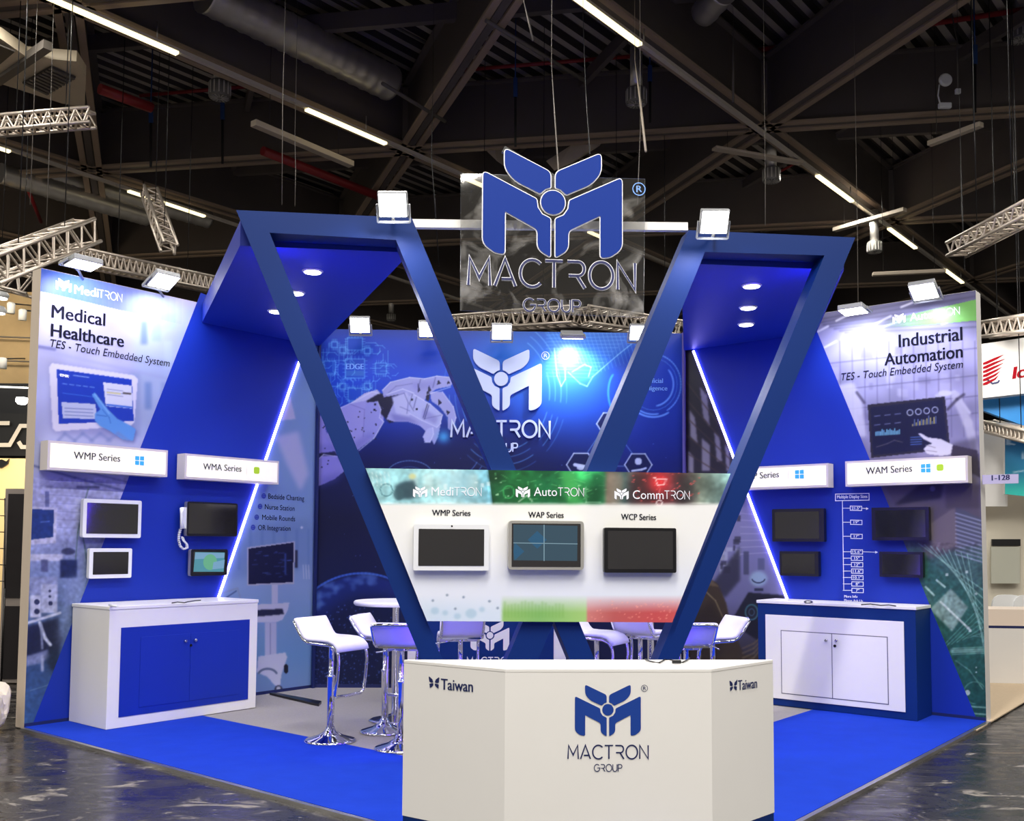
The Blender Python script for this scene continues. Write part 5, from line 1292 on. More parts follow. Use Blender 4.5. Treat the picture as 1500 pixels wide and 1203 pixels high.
# counter with logo behind the portal frame
dB = 9.9
bp = Plane(at(712, 900, dB), Vector((1, 0.04, 0)), Vector((0.04, -1, 0)))
t = thing('storage_counter', 'white edged counter with blue front and emblem behind the portal frame', 'counter', bp.px(712, 1030))
t.location.z = 0.014
pA, pB = bp.px(597, 950), bp.px(829, 950)
a0, a1 = bp.ab(pA)[0], bp.ab(pB)[0]
def bpz(a, z, o_=0.0):
    p = bp.sz(a, 0, o_); return Vector((p.x, p.y, z))
MB().prism([bpz(a0, 0.016), bpz(a1, 0.016), bpz(a1, 1.03), bpz(a0, 1.03)], -bp.n*0.45).build('body', m_white, t, bevel=0.004)
c0 = bp.ab(bp.px(612, 950))[0]; c1 = bp.ab(bp.px(811, 950))[0]
MB().prism([bpz(c0, 0.09, 0.0005), bpz(c1, 0.09, 0.0005), bpz(c1, 0.95, 0.0005), bpz(c0, 0.95, 0.0005)], bp.n*0.006).build('front_panel', m_frame, t)
mb = MB(); put_emblem(mb, bp, (717.7, 931), 57, 0.009); put_strokes(mb, bp, 'MACTRON', (684, 975), (752, 975), 12, 0.12, 0.009); put_strokes(mb, bp, 'GROUP', (706, 987), (730, 987), 6, 0.13, 0.009); mb.build('emblem', m_white, t)

# ================================================================== bar tables and stools
def bar_table(label, x, depth, r, h):
    c = at(x, 900, depth); c.z = 0.014
    t = thing('bar_table', label, 'table', c, 0, 'round white bar tables')
    MB().lathe([(0.0, 0), (0.23, 0.0), (0.235, 0.008), (0.2, 0.02), (0.08, 0.045), (0.035, 0.06)], c, 40).build('base', m_chrome, t)
    MB().lathe([(0.032, 0.055), (0.032, h-0.05), (0.09, h-0.045), (0.09, h-0.04)], c, 24).build('pole', m_chrome, t)
    MB().lathe([(0.0, h-0.04), (r-0.012, h-0.04), (r, h-0.028), (r, h-0.01), (r-0.01, h)], c, 48).build('table_top', m_seat, t)
bar_table('round white bar table beside the left slanted leg', 580, 8.95, 0.38, 1.07)
bar_table('round white bar table with chrome pole behind the right side of panel', 953, 9.3, 0.38, 1.05)
def make_stool():
    t = thing('bar_stool', 'white bar stool', 'stool')
    SZ = 0.80
    MB().lathe([(0.0, 0), (0.205, 0.0), (0.21, 0.006), (0.19, 0.018), (0.10, 0.045), (0.05, 0.075), (0.034, 0.11)], (0, 0, 0), 44).build('base', m_chrome, t)
    MB().lathe([(0.030, 0.09), (0.030, 0.50), (0.034, 0.505), (0.034, 0.52), (0.021, 0.525), (0.021, SZ-0.05), (0.06, SZ-0.045), (0.06, SZ-0.03)], (0, 0, 0), 24).build('pole', m_chrome, t)
    prof = [(-0.245, 0.160), (-0.225, 0.135), (-0.195, 0.09), (-0.165, 0.045), (-0.135, 0.015), (-0.10, 0.003), (-0.05, 0.0), (0.05, 0.0), (0.12, -0.004), (0.165, -0.018), (0.195, -0.045), (0.205, -0.075)]
    mb = MB(); n = len(prof); ths = 0.034
    nr_ = []
    for i in range(n):
        a = Vector(prof[max(0, i-1)]); b = Vector(prof[min(n-1, i+1)]); d = (b-a).normalized(); nr_.append(Vector((-d.y, d.x)))
    ys = [-0.19, -0.185, -0.165, 0.165, 0.185, 0.19]; zz = [0.5, 0.85, 1.0, 1.0, 0.85, 0.5]
    top, bot = [], []
    for i in range(n):
        for y, z in zip(ys, zz):
            m_ = nr_[i]*(ths*(z-0.5)+ths*0.5)
            top.append((prof[i][0]+m_.x, y, SZ+prof[i][1]+m_.y))
            m2 = nr_[i]*(-ths*(z-0.5)*0.6+ths*0.3)
            bot.append((prof[i][0]+m2.x, y, SZ+prof[i][1]+m2.y))
    N = n*6; fs = []
    for i in range(n-1):
        for j in range(5):
            a = i*6+j
            fs.append((a, a+1, a+7, a+6)); fs.append((N+a+6, N+a+7, N+a+1, N+a))
        for j in (0, 5):
            a = i*6+j; fs.append((a, a+6, N+a+6, N+a))
    for i in (0, n-1):
        for j in range(5):
            a = i*6+j; fs.append((a, a+1, N+a+1, N+a))
    mb.add(top+bot, fs, 0, True); mb.build('seat', m_seat, t)
    path = lambda y: [(-0.25, y, SZ+0.15), (-0.20, y, SZ+0.075), (-0.15, y, SZ+0.012), (-0.10, y, SZ-0.012), (0.0, y, SZ-0.016), (0.13, y, SZ-0.022), (0.185, y, SZ-0.045), (0.215, y, SZ-0.09), (0.222, y, SZ-0.15), (0.21, y, SZ-0.28), (0.19, y, SZ-0.40)]
    L = path(-0.175); R = path(0.175)
    MB().tube(L+[(0.185, -0.15, SZ-0.42), (0.183, 0, SZ-0.425), (0.185, 0.15, SZ-0.42)]+R[::-1]+[(-0.26, 0.15, SZ+0.165), (-0.262, 0, SZ+0.167), (-0.26, -0.15, SZ+0.165)], 0.0125, 10, closed=True).build('chrome_frame', m_chrome, t)
    MB().bar((0, -0.17, SZ-0.022), (0, 0.17, SZ-0.022), 0.14, 0.014).build('seat_plate', m_chrome, t)
    MB().tube([(0.03, 0.04, SZ-0.04), (0.05, 0.12, SZ-0.06), (0.05, 0.22, SZ-0.075)], 0.006, 8).build('lift_lever', m_chrome, t)
    return t
stool0 = make_stool()
def place_stool(x, depth, rz, label, first=False):
    c = at(x, 1000, depth); c.z = 0.017
    if first: r = stool0
    else:
        r = stool0.copy(); COL.objects.link(r)
        for ch in list(stool0.children):
            q = ch.copy(); COL.objects.link(q); q.parent = r
    r.location = c; r.rotation_euler = (0, 0, math.radians(rz))
    tag(r, label, 'stool', 'white bar stools on chrome bases')
place_stool(485, 8.0, -30, 'white bar stool nearest the hospital wall, facing right', True)
place_stool(564, 8.4, -15, 'white bar stool partly behind the blue-lit stool, facing right')
place_stool(588, 7.72, 82, 'blue-lit bar stool beside the left slanted leg, its back turned to view')
place_stool(674, 8.5, 98, 'bar stool in front of the emblem counter, its backrest seen from behind')
place_stool(874, 8.6, -28, 'bar stool with chrome front loop seen right of the crossing legs')
place_stool(938, 8.8, 60, 'white bar stool beside the chrome pole of the rear table')
place_stool(1005, 7.9, 96, 'blue-lit bar stool just right of the right slanted leg')
place_stool(1044, 8.4, 196, 'white bar stool facing left in front of the brown jacket print')
o = MB().prism([on_z(x, y, 0.016) for x, y in ((395, 1018), (401, 1017), (471, 1030), (467, 1035))], ZUP*0.02).build('cable_cover', m_black)
tag(o, 'black rubber cable cover lying on the grey carpet by the hospital wall', 'cable cover')
# ================================================================== hall: luminaire lines
m_rail = mat('luminaire_rail', rgb(214, 206, 192), 0.4)
def track(label, p, q, lits, z=8.74):
    a, b = on_z(*p, z), on_z(*q, z); d = (b-a).normalized()
    a2 = a-d*((a.y-9)/d.y); b2 = a+d*((46-a.y)/d.y)
    t = thing('luminaire_line', label, 'light', (a2+b2)/2, 0, 'long luminaire lines under the roof')
    mb = MB().bar(a2, b2, 0.07, 0.06); mb.build('rail', m_rail, t)
    for k in range(12):
        p_ = a2+(b2-a2)*((k+0.5)/12); MB().tube([p_+ZUP*0.02, p_+ZUP*0.3], 0.01, 6).build('hanger', m_alu, t)
    for (x0, y0), (x1, y1) in lits:
        s0 = (on_z(x0, y0, z)-a).dot(d); s1 = (on_z(x1, y1, z)-a).dot(d)
        MB().bar(a+d*s0-ZUP*0.045, a+d*s1-ZUP*0.045, 0.085, 0.04).build('lit_tube', m_tube, t)
track('luminaire line with lit tubes crossing upper left to behind the acrylic sign', (90, 0), (700, 266), [((20, -30), (260, 74)), ((450, 156), (565, 207)), ((686, 260), (712, 271)), ((862, 337), (885, 347))])
track('luminaire line with warm tubes running from top centre to right', (855, 0), (1410, 412), [((820, -26), (937, 61)), ((1197, 254), (1248, 292)), ((1302, 332), (1341, 361)), ((1384, 393), (1410, 412))])
track('lower luminaire line at the far left behind the trusses', (0, 214), (350, 331), [((-20, 207), (14, 219)), ((188, 277), (300, 314))], 8.74)
# luminaire bars hanging crosswise
m_fix = mat('cream_fixture', rgb(206, 192, 172), 0.45)
def bar_light(label, p, q, z, w=0.14, h=0.10):
    a, b = on_z(*p, z), on_z(*q, z)
    t = thing('hanging_bar', label, 'bar', (a+b)/2, 0, None)
    MB().bar(a, b, w, h).build('channel', m_fix, t, bevel=0.01)
    for f in (0.15, 0.85):
        p_ = a+(b-a)*f; MB().tube([p_, Vector((p_.x, p_.y, 10.34))], 0.004, 6).build('wire', m_black, t)
bar_light('cream hanging channel left of the acrylic sign, above the red pipe', (371, 180), (515, 241), 8.3)
bar_light('cream hanging channel crossing the right luminaire line, upper one', (1046, 217), (1174, 239), 8.66, 0.16, 0.05)
bar_light('pale hanging channel below the white wall box on the right', (1361, 211), (1438, 182), 8.2, 0.12, 0.08)
bar_light('long pale channel above the right loop end', (1222, 337), (1326, 307), 8.4, 0.14, 0.08)
bar_light('pale channel over the floodlight of the industrial wall', (1278, 402), (1385, 397), 7.0, 0.10, 0.07)
# spiral ducts
m_duct = mat('galvanised_duct', (0.72, 0.69, 0.64), 0.38, 0.75, noise=0.12, nscale=3)
def duct(label, p, q, z, r, seam=0.35, hood=None):
    a, b = on_z(*p, z), on_z(*q, z); d = (b-a); L = d.length; d = d/L
    n_ = max(8, int(L/0.06)); pts = []; rr = []
    for k in range(n_+1):
        pts.append(a+d*(L*k/n_)); rr.append(r*(1.0 if k % 4 else 1.05))
    o = MB().tube(pts, rr, 20).build('ventilation_duct', m_duct)
    return tag(o, label, 'duct')
duct('thick silver spiral duct running down from the top left centre', (300, -12), (572, 122), 9.7, 0.30)
duct('silver duct stub at the top above the right luminaire line', (1060, -14), (1030, 20), 9.6, 0.2)
duct('silver spiral duct behind the trusses at far left, upper one', (40, 246), (306, 322), 9.2, 0.2)
duct('silver spiral duct behind the trusses at far left, lower one', (0, 254), (216, 318), 8.9, 0.2)
# air diffusers hanging as drums
m_diff = mat('diffuser_grey', rgb(120, 118, 114), 0.4, 0.4)
def diffuser(label, x, y, wpx, depth, stem=0.7):
    c = at(x, y, depth); r = wpx/2*depth/F_PX
    t = thing('air_diffuser', label, 'air diffuser', c, 0, 'drum air diffusers under the roof')
    MB().lathe([(0, -r*0.9), (r*0.95, -r*0.9), (r, -r*0.82), (r, r*0.55), (r*0.95, r*0.62), (r*0.6, r*0.7)], c, 28).build('drum', m_diff, t)
    mb = MB()
    for k in range(14):
        w = 2*math.pi*k/14; d = Vector((math.cos(w), math.sin(w), 0))
        mb.bar(c+d*(r*1.0)-ZUP*(r*0.7), c+d*(r*1.0)+ZUP*(r*0.45), r*0.12, r*0.08, up=d)
        mb.bar(c+d*(r*0.2)-ZUP*(r*0.92), c+d*(r*0.85)-ZUP*(r*0.92), r*0.07, r*0.05)
    mb.build('slots', mat('pale_metal', rgb(190, 186, 178), 0.45), t)
    MB().tube([c+ZUP*(r*0.65), c+ZUP*(r*0.65+stem)], r*0.6, 18).build('duct_neck', m_duct, t)
diffuser('drum air diffuser above the left blue loop', 322, 130, 32, 15.5)
diffuser('drum air diffuser right of the top of the acrylic sign', 932, 140, 31, 15.5)
diffuser('drum air diffuser above the right loop, behind the hanging channel', 1130, 255, 26, 18)
diffuser('drum air diffuser beside the right end of the right loop', 1281, 361, 21, 21)
diffuser('drum air diffuser cut by the right edge of the picture', 1494, 46, 32, 15.5)
diffuser('small drum air diffuser seen between the left loop legs', 573, 464, 13, 30, 0.9)
# red sprinkler pipes
m_red = mat('red_pipe', rgb(150, 40, 44), 0.4)
for lb, p, q, z, r in (('thick red pipe beside the hanging channel left of the sign', (385, 221), (560, 290), 8.84, 0.085),
                       ('red sprinkler pipe behind the left drum diffuser', (205, 140), (360, 127), 10.26, 0.035),
                       ('thick red pipe end at upper left above the dark girder', (146, 130), (222, 158), 8.84, 0.085),
                       ('red sprinkler pipe across the top above the acrylic sign', (598, 109), (930, 82), 10.26, 0.035),
                       ('red sprinkler pipe along the top right corner', (1090, 77), (1500, 14), 10.26, 0.045),
                       ('thin red pipe over the ribbed deck at right', (1322, 252), (1460, 183), 10.26, 0.03),
                       ('thin red pipe low at the right over the truss', (1440, 278), (1510, 246), 10.26, 0.03),
                       ('thin red pipe behind the right loop top', (1095, 278), (1190, 225), 10.26, 0.03),
                       ('red pipe behind the upper left truss', (40, 275), (60, 325), 8.85, 0.04)):
    tag(MB().tube([on_z(*p, z), on_z(*q, z)], r, 10).build('sprinkler_pipe', m_red), lb, 'pipe')
# grey conduits
m_cond = mat('grey_conduit', rgb(104, 98, 92), 0.55, 0.2)
for lb, p, q, z in (('grey conduit running under the deck at top centre', (495, -5), (760, 135), 10.27), ('grey conduit from the top towards the acrylic sign', (712, 30), (856, 118), 8.9), ('grey conduit beside the thick spiral duct', (560, 122), (652, 178), 8.8),
                    ('grey conduit high over the top left duct', (330, 42), (460, 100), 10.27)):
    tag(MB().tube([on_z(*p, z), on_z(*q, z)], 0.03, 8).build('conduit', m_cond), lb, 'conduit')
# cream ventilation trunks above the sign and air handling unit at upper left
m_cream = mat('cream_sheet_metal', rgb(206, 192, 166), 0.5, noise=0.06)
def trunk(label, px, depth, vec):
    o = MB().prism([at(x, y, d) for (x, y), d in zip(px, depth)], vec).build('air_duct', m_cream); return tag(o, label, 'air duct')
trunk('cream kinked air trunk seen left of the blue M emblem', [(694, 203), (722, 200), (742, 226), (742, 246), (728, 236)], [18.6, 18.6, 18.9, 18.9, 18.7], Vector((0.1, 0.6, 0.3)))
trunk('cream kinked air trunk seen above the blue M emblem', [(848, 190), (888, 188), (876, 214), (836, 240), (812, 250), (800, 236), (838, 212)], [18.6, 18.6, 18.7, 18.9, 18.9, 18.9, 18.7], Vector((0.1, 0.7, 0.3)))
t = thing('air_handling_unit', 'cream air unit with dark grille hanging at the upper left', 'air unit', on_z(60, 110, 8.4))
Q = [on_z(x, y, 8.4) for x, y in ((-14, 46), (40, 84), (112, 90), (126, 112), (124, 156), (92, 152), (-14, 118))]
MB().prism(Q, ZUP*0.16).build('casing', m_cream, t)
Q = [on_z(x, y, 8.39) for x, y in ((33, 120), (75, 96), (111, 112), (68, 137))]
MB().prism(Q, -ZUP*0.02).build('grille', mat('grille_dark', rgb(60, 55, 52), 0.5), t)
mb = MB()
for k in range(9):
    f = (k+0.5)/9; mb.bar(Q[0]+(Q[1]-Q[0])*f-ZUP*0.03, Q[3]+(Q[2]-Q[3])*f-ZUP*0.03, 0.05, 0.02)
mb.build('grille_bars', m_cond, t)
Q = [on_z(x, y, 8.35) for x, y in ((-12, 60), (22, 74), (-4, 96), (-14, 92))]; MB().prism(Q, -ZUP*0.02).build('grille', MATS['grille_dark'], t)
tag(MB().bar(on_z(-5, 118, 8.4), on_z(70, 66, 8.4), 0.12, 0.12).build('hanging_bar', m_cond), 'grey bar crossing under the cream air unit', 'bar')

# ================================================================== lighting trusses
m_truss = mat('truss_aluminium', (0.66, 0.58, 0.50), 0.38, 0.75)
def truss(label, p, q, h, w=None, n=None, rt=0.025, three=False, up=ZUP):
    p, q = Vector(p), Vector(q); d = (q-p).normalized(); s_ = d.cross(up).normalized(); u_ = s_.cross(d); w = w or h
    L = (q-p).length; n = n or max(3, int(L/h/0.9))
    if three: offs = [s_*(-w/2), s_*(w/2), u_*(-h)]
    else: offs = [s_*(-w/2)+u_*(h/2), s_*(w/2)+u_*(h/2), s_*(w/2)-u_*(h/2), s_*(-w/2)-u_*(h/2)]
    t = thing('lighting_truss', label, 'truss', (p+q)/2)
    mb = MB()
    for o_ in offs: mb.tube([p+o_, q+o_], rt, 8)
    mb.build('chords', m_truss, t)
    mb = MB(); m = len(offs)
    for k in range(n):
        f0, f1, fm = k/n, (k+1)/n, (k+0.5)/n
        for i in range(m):
            a_, b_ = offs[i], offs[(i+1) % m]
            mb.tube([p+d*(L*f0)+a_, p+d*(L*fm)+b_], rt*0.55, 6, cap=False); mb.tube([p+d*(L*fm)+b_, p+d*(L*f1)+a_], rt*0.55, 6, cap=False)
    mb.build('bracing', m_truss, t)
    for f in (0.3, 0.75):
        c = p+(q-p)*f; MB().tube([c+ZUP*(h/2), Vector((c.x, c.y, 10.34))], 0.006, 6).build('hoist_chain', m_black, t)
    return t
truss('aluminium truss with hoist chain at the upper left edge', at(-25, 186, 13), at(136, 172, 13), 0.2)
truss('large triangular truss above the outer end of the medical wall', at(-25, 398, 10.5), at(128, 338, 12.2), 0.28, 0.3)
truss('thin truss running behind the top of the medical wall', at(95, 372, 14), at(325, 420, 16.5), 0.22, 0.22, 26)
truss('short truss hanging aslant above the medical wall', at(219, 280, 15), at(248, 364, 14.2), 0.16, 0.2, 8)
truss('aluminium truss at the right edge above the industrial wall', at(1400, 366, 12.5), at(1515, 306, 11.0), 0.17, 0.25)
truss('truss carrying the neighbouring stand at the right edge', at(1440, 484, 13.6), at(1515, 473, 12.4), 0.2, 0.22)
truss('low truss under the blue fascia at the right edge', at(1446, 624, 14), at(1515, 640, 12.5), 0.14, 0.18)
truss('aluminium truss behind the top of the back wall, left span', at(655, 476, 18), at(850, 462, 15.5), 0.26, 0.34, 14)
truss('aluminium truss behind the top of the back wall, right span', at(850, 462, 15.5), at(1010, 486, 18), 0.26, 0.34, 12)
truss('low truss at the left edge behind the medical wall end', at(-20, 402, 15), at(50, 420, 15), 0.3, 0.3)
# ================================================================== rigging: wires, straps, wall box
def wire(label, pts, depth, r=0.005, m=None, grp=None):
    P = [at(x, y, d) for (x, y), d in zip(pts, depth if isinstance(depth, (list, tuple)) else [depth]*len(pts))]
    r = [r]*len(P)
    if P[0].z < 10.3: P.insert(0, Vector((P[0].x, P[0].y, 10.34))); r.insert(0, 0.002); r[1] = 0.003
    o = MB().tube(P, r, 6).build('rigging_wire', m or m_cond)
    return tag(o, label, 'wire', grp)
wire('steel wire hanging at far left, left one of a pair', [(55, 0), (50, 150), (44, 300)], 12.5)
wire('steel wire hanging at far left, right one of a pair', [(79, 0), (74, 170), (68, 330)], 12.5)
wire('steel wire falling to the left blue loop top', [(418, 0), (414, 150), (413, 300)], 12)
wire('steel wire with chain left of the drum diffuser over the left loop', [(432, 200), (433, 250), (432, 302)], 13)
wire('dark cable hanging with a loop left of the sign', [(634, 140), (632, 230), (643, 390)], 14, 0.008, m_black)
wire('steel wire holding the acrylic sign, with yellow tag', [(808, 95), (812, 160), (818, 252)], [10, 9, 7.3], 0.006)
wire('dark wire right of the acrylic sign top', [(854, 20), (858, 130), (864, 226)], [12, 11, 9], 0.006, m_black)
wire('loose cable end hanging at top centre', [(767, 0), (774, 30), (781, 60)], 11, 0.012, m_cond)
wire('pale rod hanging under the drum right of the sign', [(930, 90), (938, 150), (946, 222)], [13, 12.6, 12.2], 0.016, m_fix)
wire('thin wire right of the sign, falling to the cross beam', [(938, 190), (935, 265), (934, 300)], 11, 0.006)
wire('thin wire above the right loop', [(1121, 262), (1121, 330)], 12, 0.006)
wire('chain and hook wire below the pale channel on the right', [(1407, 218), (1409, 300), (1413, 395)], 12.5, 0.009, m_black)
wire('thin wire at the right of the right loop end', [(1256, 340), (1257, 450)], 13, 0.006)
wire('dark conduit curving down onto the right luminaire line', [(1074, 30), (1074, 90), (1074, 150)], 15, 0.02, m_cond)
for lb, x, y0, y1, d in (('blue sling with dark strap over the left girder', 221, 155, 245, 16.5), ('blue sling with dark strap near the left drum diffuser', 326, 150, 240, 16.8), ('blue sling with dark strap over the girder above the sign', 755, 114, 215, 15.8), ('blue sling with dark strap right of the top drum', 952, 96, 180, 15.6), ('blue sling with dark strap at the right over the girder', 1428, 66, 165, 14.6)):
    t = thing('lifting_sling', lb, 'sling', at(x, y1, d), 0, 'slings over the roof girders')
    ym = y0+(y1-y0)*0.28
    MB().bar(at(x, y0, d), at(x, ym, d), 0.07, 0.03, up=Vector((0, 1, 0))).tube([at(x, y0, d), Vector((at(x, y0, d).x, at(x, y0, d).y, 10.34))], 0.012, 6).build('blue_sleeve', mat('sling_blue', rgb(30, 66, 120), 0.7), t)
    MB().bar(at(x, ym, d), at(x, y1, d), 0.04, 0.02, up=Vector((0, 1, 0))).build('strap', m_black, t)
t = thing('antenna_box', 'white round antenna with small box on the right girder', 'antenna', at(1385, 130, 15))
MB().lathe([(0, 0), (0.10, 0), (0.105, 0.03), (0.08, 0.06)], at(1384, 118, 15), 24, axis=(Vector((1, 0, 0)), ZUP, Vector((0, -1, 0)))).build('dish', m_bez_w, t)
MB().box(at(1384, 155, 15), 0.2, 0.08, 0.09).build('box', m_bez_w, t, bevel=0.02); MB().box(at(1403, 134, 15), 0.08, 0.06, 0.08).build('junction_box', m_bez_w, t, bevel=0.01)
MB().tube([at(1376, 124, 15), at(1374, 140, 15), at(1377, 152, 15)], 0.012, 8).build('cable', m_bez_w, t); MB().tube([at(1403, 130, 15), at(1402, 60, 15), at(1390, 0, 15)], 0.01, 8).build('cable', m_cond, t)

# ================================================================== neighbouring stands, left
m_warm = mat('warm_cream_wall', rgb(236, 206, 150), 0.6, noise=0.04)
m_tan = mat('tan_wall', rgb(196, 168, 122), 0.65, noise=0.08)
def panel(name, m, px, depth, thick=0.15):
    return MB().prism([at(x, y, depth) for x, y in px], Vector((0, thick, 0))).build(name, m)
LAMPW = (1, 0.85, 0.62)
o = struct(panel('wall_tan_stand', m_tan, [(-160, 428), (62, 428), (62, 600), (-160, 600)], 20, 0.3))
for y in (490, 525):
    tag(panel('cable', m_cond, [(-60, y), (44, y+4), (44, y+5.5), (-60, y+1.5)], 19.8, 0.05), 'dark cable along the tan wall at the left edge, %s line' % ('upper' if y == 490 else 'lower'), 'cable')
lamp_area('stand_lamp', at(-40, 420, 17.5), at(10, 560, 20), 1.0, 0.6, 45, LAMPW)
for lb, x, y in (('small white spotlight can on the tan wall, nearest the medical wall', 33, 462), ('small white spotlight can on the tan wall, upper left one', 16, 452), ('small white spotlight can on the tan wall, lowest one', 4, 533)):
    t = thing('spotlight', lb, 'spotlight', at(x, y, 19.2)); c = at(x, y, 19.2)
    MB().lathe([(0, -0.1), (0.075, -0.1), (0.075, 0.1), (0.05, 0.12)], c, 18).build('can', m_bez_w, t); MB().tube([c+ZUP*0.1, c+ZUP*0.26+Vector((0.03, 0.82, 0))], 0.015, 8).build('arm', m_black, t)
for lb, x, y, d in (('bright round lamp at the left edge under the truss', 2, 437, 16), ('small bright lamp below it at the left edge', -1, 459, 17)):
    t = thing('hall_lamp', lb, 'lamp', at(x, y, d)); c = at(x, y, d)
    MB().lathe([(0, 0), (0.10, 0), (0.12, 0.05), (0.08, 0.12)], c, 20).build('lamp_shade', m_bez_w, t); MB().lathe([(0, -0.012), (0.09, -0.012), (0.09, -0.002)], c, 20).build('lamp_glass', m_floodface, t)
struct(panel('wall_dark_stand', m_black, [(-120, 560), (48, 562), (48, 672), (-120, 672)], 17, 0.4))
tag(panel('light_strip', emit_mat('pale_strip', (1, 0.95, 0.85), 2.5), [(-40, 564), (40, 567), (40, 569), (-40, 566)], 16.95, 0.04), 'thin white light line above the dark fascia at left edge', 'light strip')
t = thing('ceiling_lamp', 'bright oval lamp in front of the dark fascia at left', 'lamp', at(32, 588, 16.6)); MB().lathe([(0, -0.05), (0.06, -0.05), (0.1, 0.0), (0.09, 0.06)], at(32, 588, 16.6), 20).build('lamp_shade', m_floodface, t)
t = thing('fascia_sign', 'black fascia with large angular pale letters at the left edge', 'sign', at(0, 668, 16.4))
panel('board', mat('fascia_black', rgb(12, 12, 14), 0.4), [(-90, 604), (47, 606), (47, 668), (-90, 667)], 16.4, 0.2).parent = t
bpy.data.objects['board.001'].parent = t
for ch in t.children:
    ch.location = ch.location-t.location
FP = Plane(at(0, 640, 16.36), Vector((1, 0, 0)), Vector((0, -1, 0)))
mb = MB()
for pl_ in ([(-45, 620), (14, 620)], [(-45, 652), (14, 652), (30, 624), (46, 624)], [(27, 647), (32, 655), (46, 655)], [(-45, 620), (-58, 636), (-45, 652)]): put_line(mb, FP, pl_, 6, 0.01)
mb.build('lettering', mat('letter_grey', rgb(206, 198, 186), 0.5), t)
struct(panel('wall_cream_stand', m_warm, [(-120, 670), (48, 672), (48, 1000), (-120, 1000)], 16, 0.3))
lamp_area('stand_lamp', at(-10, 640, 14.4), at(0, 760, 16), 1.0, 0.4, 48, LAMPW)
tag(panel('wall_emblem', m_black, [(-8, 676), (2, 673), (9, 676), (13, 672), (11, 680), (3, 685), (-8, 684)], 15.95, 0.03), 'small dark emblem on the cream wall at the left edge', 'emblem')
t = thing('tall_cabinet', 'tall dark cabinet with pale frame behind the medical wall end', 'cabinet', at(16, 1010, 11.2)); cb = at(16, 900, 11.2); t.location.z = 0.0
x0, x1 = at(5, 800, 11.2).x, at(52, 800, 11.2).x; yq = 11.2; zt = at(20, 716, 11.2).z
MB().box(((x0+x1)/2, yq+0.25, zt/2+0.003), x1-x0, 0.5, zt-0.006).build('carcass', mat('cabinet_grey', rgb(150, 140, 134), 0.5), t)
for z0_, z1_ in ((0.05, at(20, 888, 11.2).z), (at(20, 876, 11.2).z, zt-0.06)):
    MB().box(((x0+x1)/2, yq-0.006, (z0_+z1_)/2), x1-x0-0.08, 0.012, z1_-z0_).build('door', mat('cabinet_dark', rgb(34, 30, 32), 0.35), t)
t = thing('wire_rack', 'black wire display rack at the left edge', 'rack', at(-6, 860, 11)); t.location.z = at(0, 862, 11).z
mb = MB()
for k in range(6): mb.tube([at(8, 732+k*24, 11), at(-30, 730+k*24, 11)], 0.006, 6)
for x in (7, -2, -11, -20): mb.tube([at(x, 730, 11), at(x, 862, 11)], 0.006, 6)
mb.build('wire_grid', m_black, t)
for k in (7, -20): MB().tube([at(k, 862, 11), Vector((at(k, 862, 11).x, 11, 0))], 0.012, 8).build('leg', m_black, t)
# crumpled packing bag on the floor
bm = bmesh.new(); bmesh.ops.create_icosphere(bm, subdivisions=3, radius=0.2)
for v in bm.verts:
    s_ = 1+0.25*math.sin(v.co.x*23+v.co.z*17)*math.cos(v.co.y*21)+RNG.rand()*0.12
    v.co = Vector((v.co.x*s_*0.9, v.co.y*s_, max(0, (v.co.z+0.2)*1.15*s_)))
me = bpy.data.meshes.new('packing_bag'); bm.to_mesh(me); bm.free(); me.materials.append(mat('packing_white', rgb(214, 204, 190), 0.6, noise=0.25, nscale=9))
o = bpy.data.objects.new('packing_bag', me); COL.objects.link(o); p = on_z(-12, 1072, 0); o.location = (p.x, p.y, 0.0); o.scale = (0.62, 0.62, 0.85); tag(o, 'crumpled pale packing bag on the dark floor at the left edge', 'bag')

# ================================================================== neighbouring stands, right
DR = 13.3
RP = Plane(at(1450, 540, DR), Vector((1, -0.22, 0)), Vector((-0.22, -1, 0)))
t = thing('fascia_sign', 'white fascia with red fan emblem beyond the industrial wall end', 'sign', RP.px(1480, 580))
MB().prism([RP.px(x, y) for x, y in ((1405, 509), (1640, 474), (1640, 561), (1405, 587))], -RP.n*0.25).build('board', m_white, t)
m_redl = mat('sign_red', rgb(150, 8, 26), 0.7, spec=0.1)
mb = MB()
for k in range(6):
    y = 524+k*6.0
    put_poly(mb, RP, [(1440, y+7.5), (1456, y+0.5), (1474-abs(k-1)*2.6, y-5.0), (1461-k*0.5, y+2.2), (1446, y+9.4), (1440, y+10.6)], 0.012)
put_text(mb, RP, 'Ic', (1484, 555), (1502, 552), 17, 0.012, 0.03, 0.15)
mb.build('lettering', m_redl, t)
mb = MB(); put_line(mb, RP, [(1446, 556), (1454, 562), (1462, 560), (1464, 557)], 2.6, 0.012); mb.build('underline', m_navy, t)
tag(MB().prism([RP.px(x, y, -0.3) for x, y in ((1405, 587), (1640, 561), (1640, 690), (1500, 624), (1405, 580+8))], -RP.n*0.1).build('fascia_board', mat('sky_blue_board', rgb(40, 140, 220), 0.5)), 'bright blue fascia board under the red fan sign', 'fascia')
lamp_area('stand_lamp', RP.px(1500, 450, 1.6), RP.px(1500, 600, 0), 1.2, 0.4, 45, (1, 0.95, 0.88))
struct(MB().prism([RP.px(x, y, -1.2) for x, y in ((1400, 632), (1476, 632), (1476, 742), (1400, 742))], -RP.n*0.15).build('wall_white_stand', m_white))
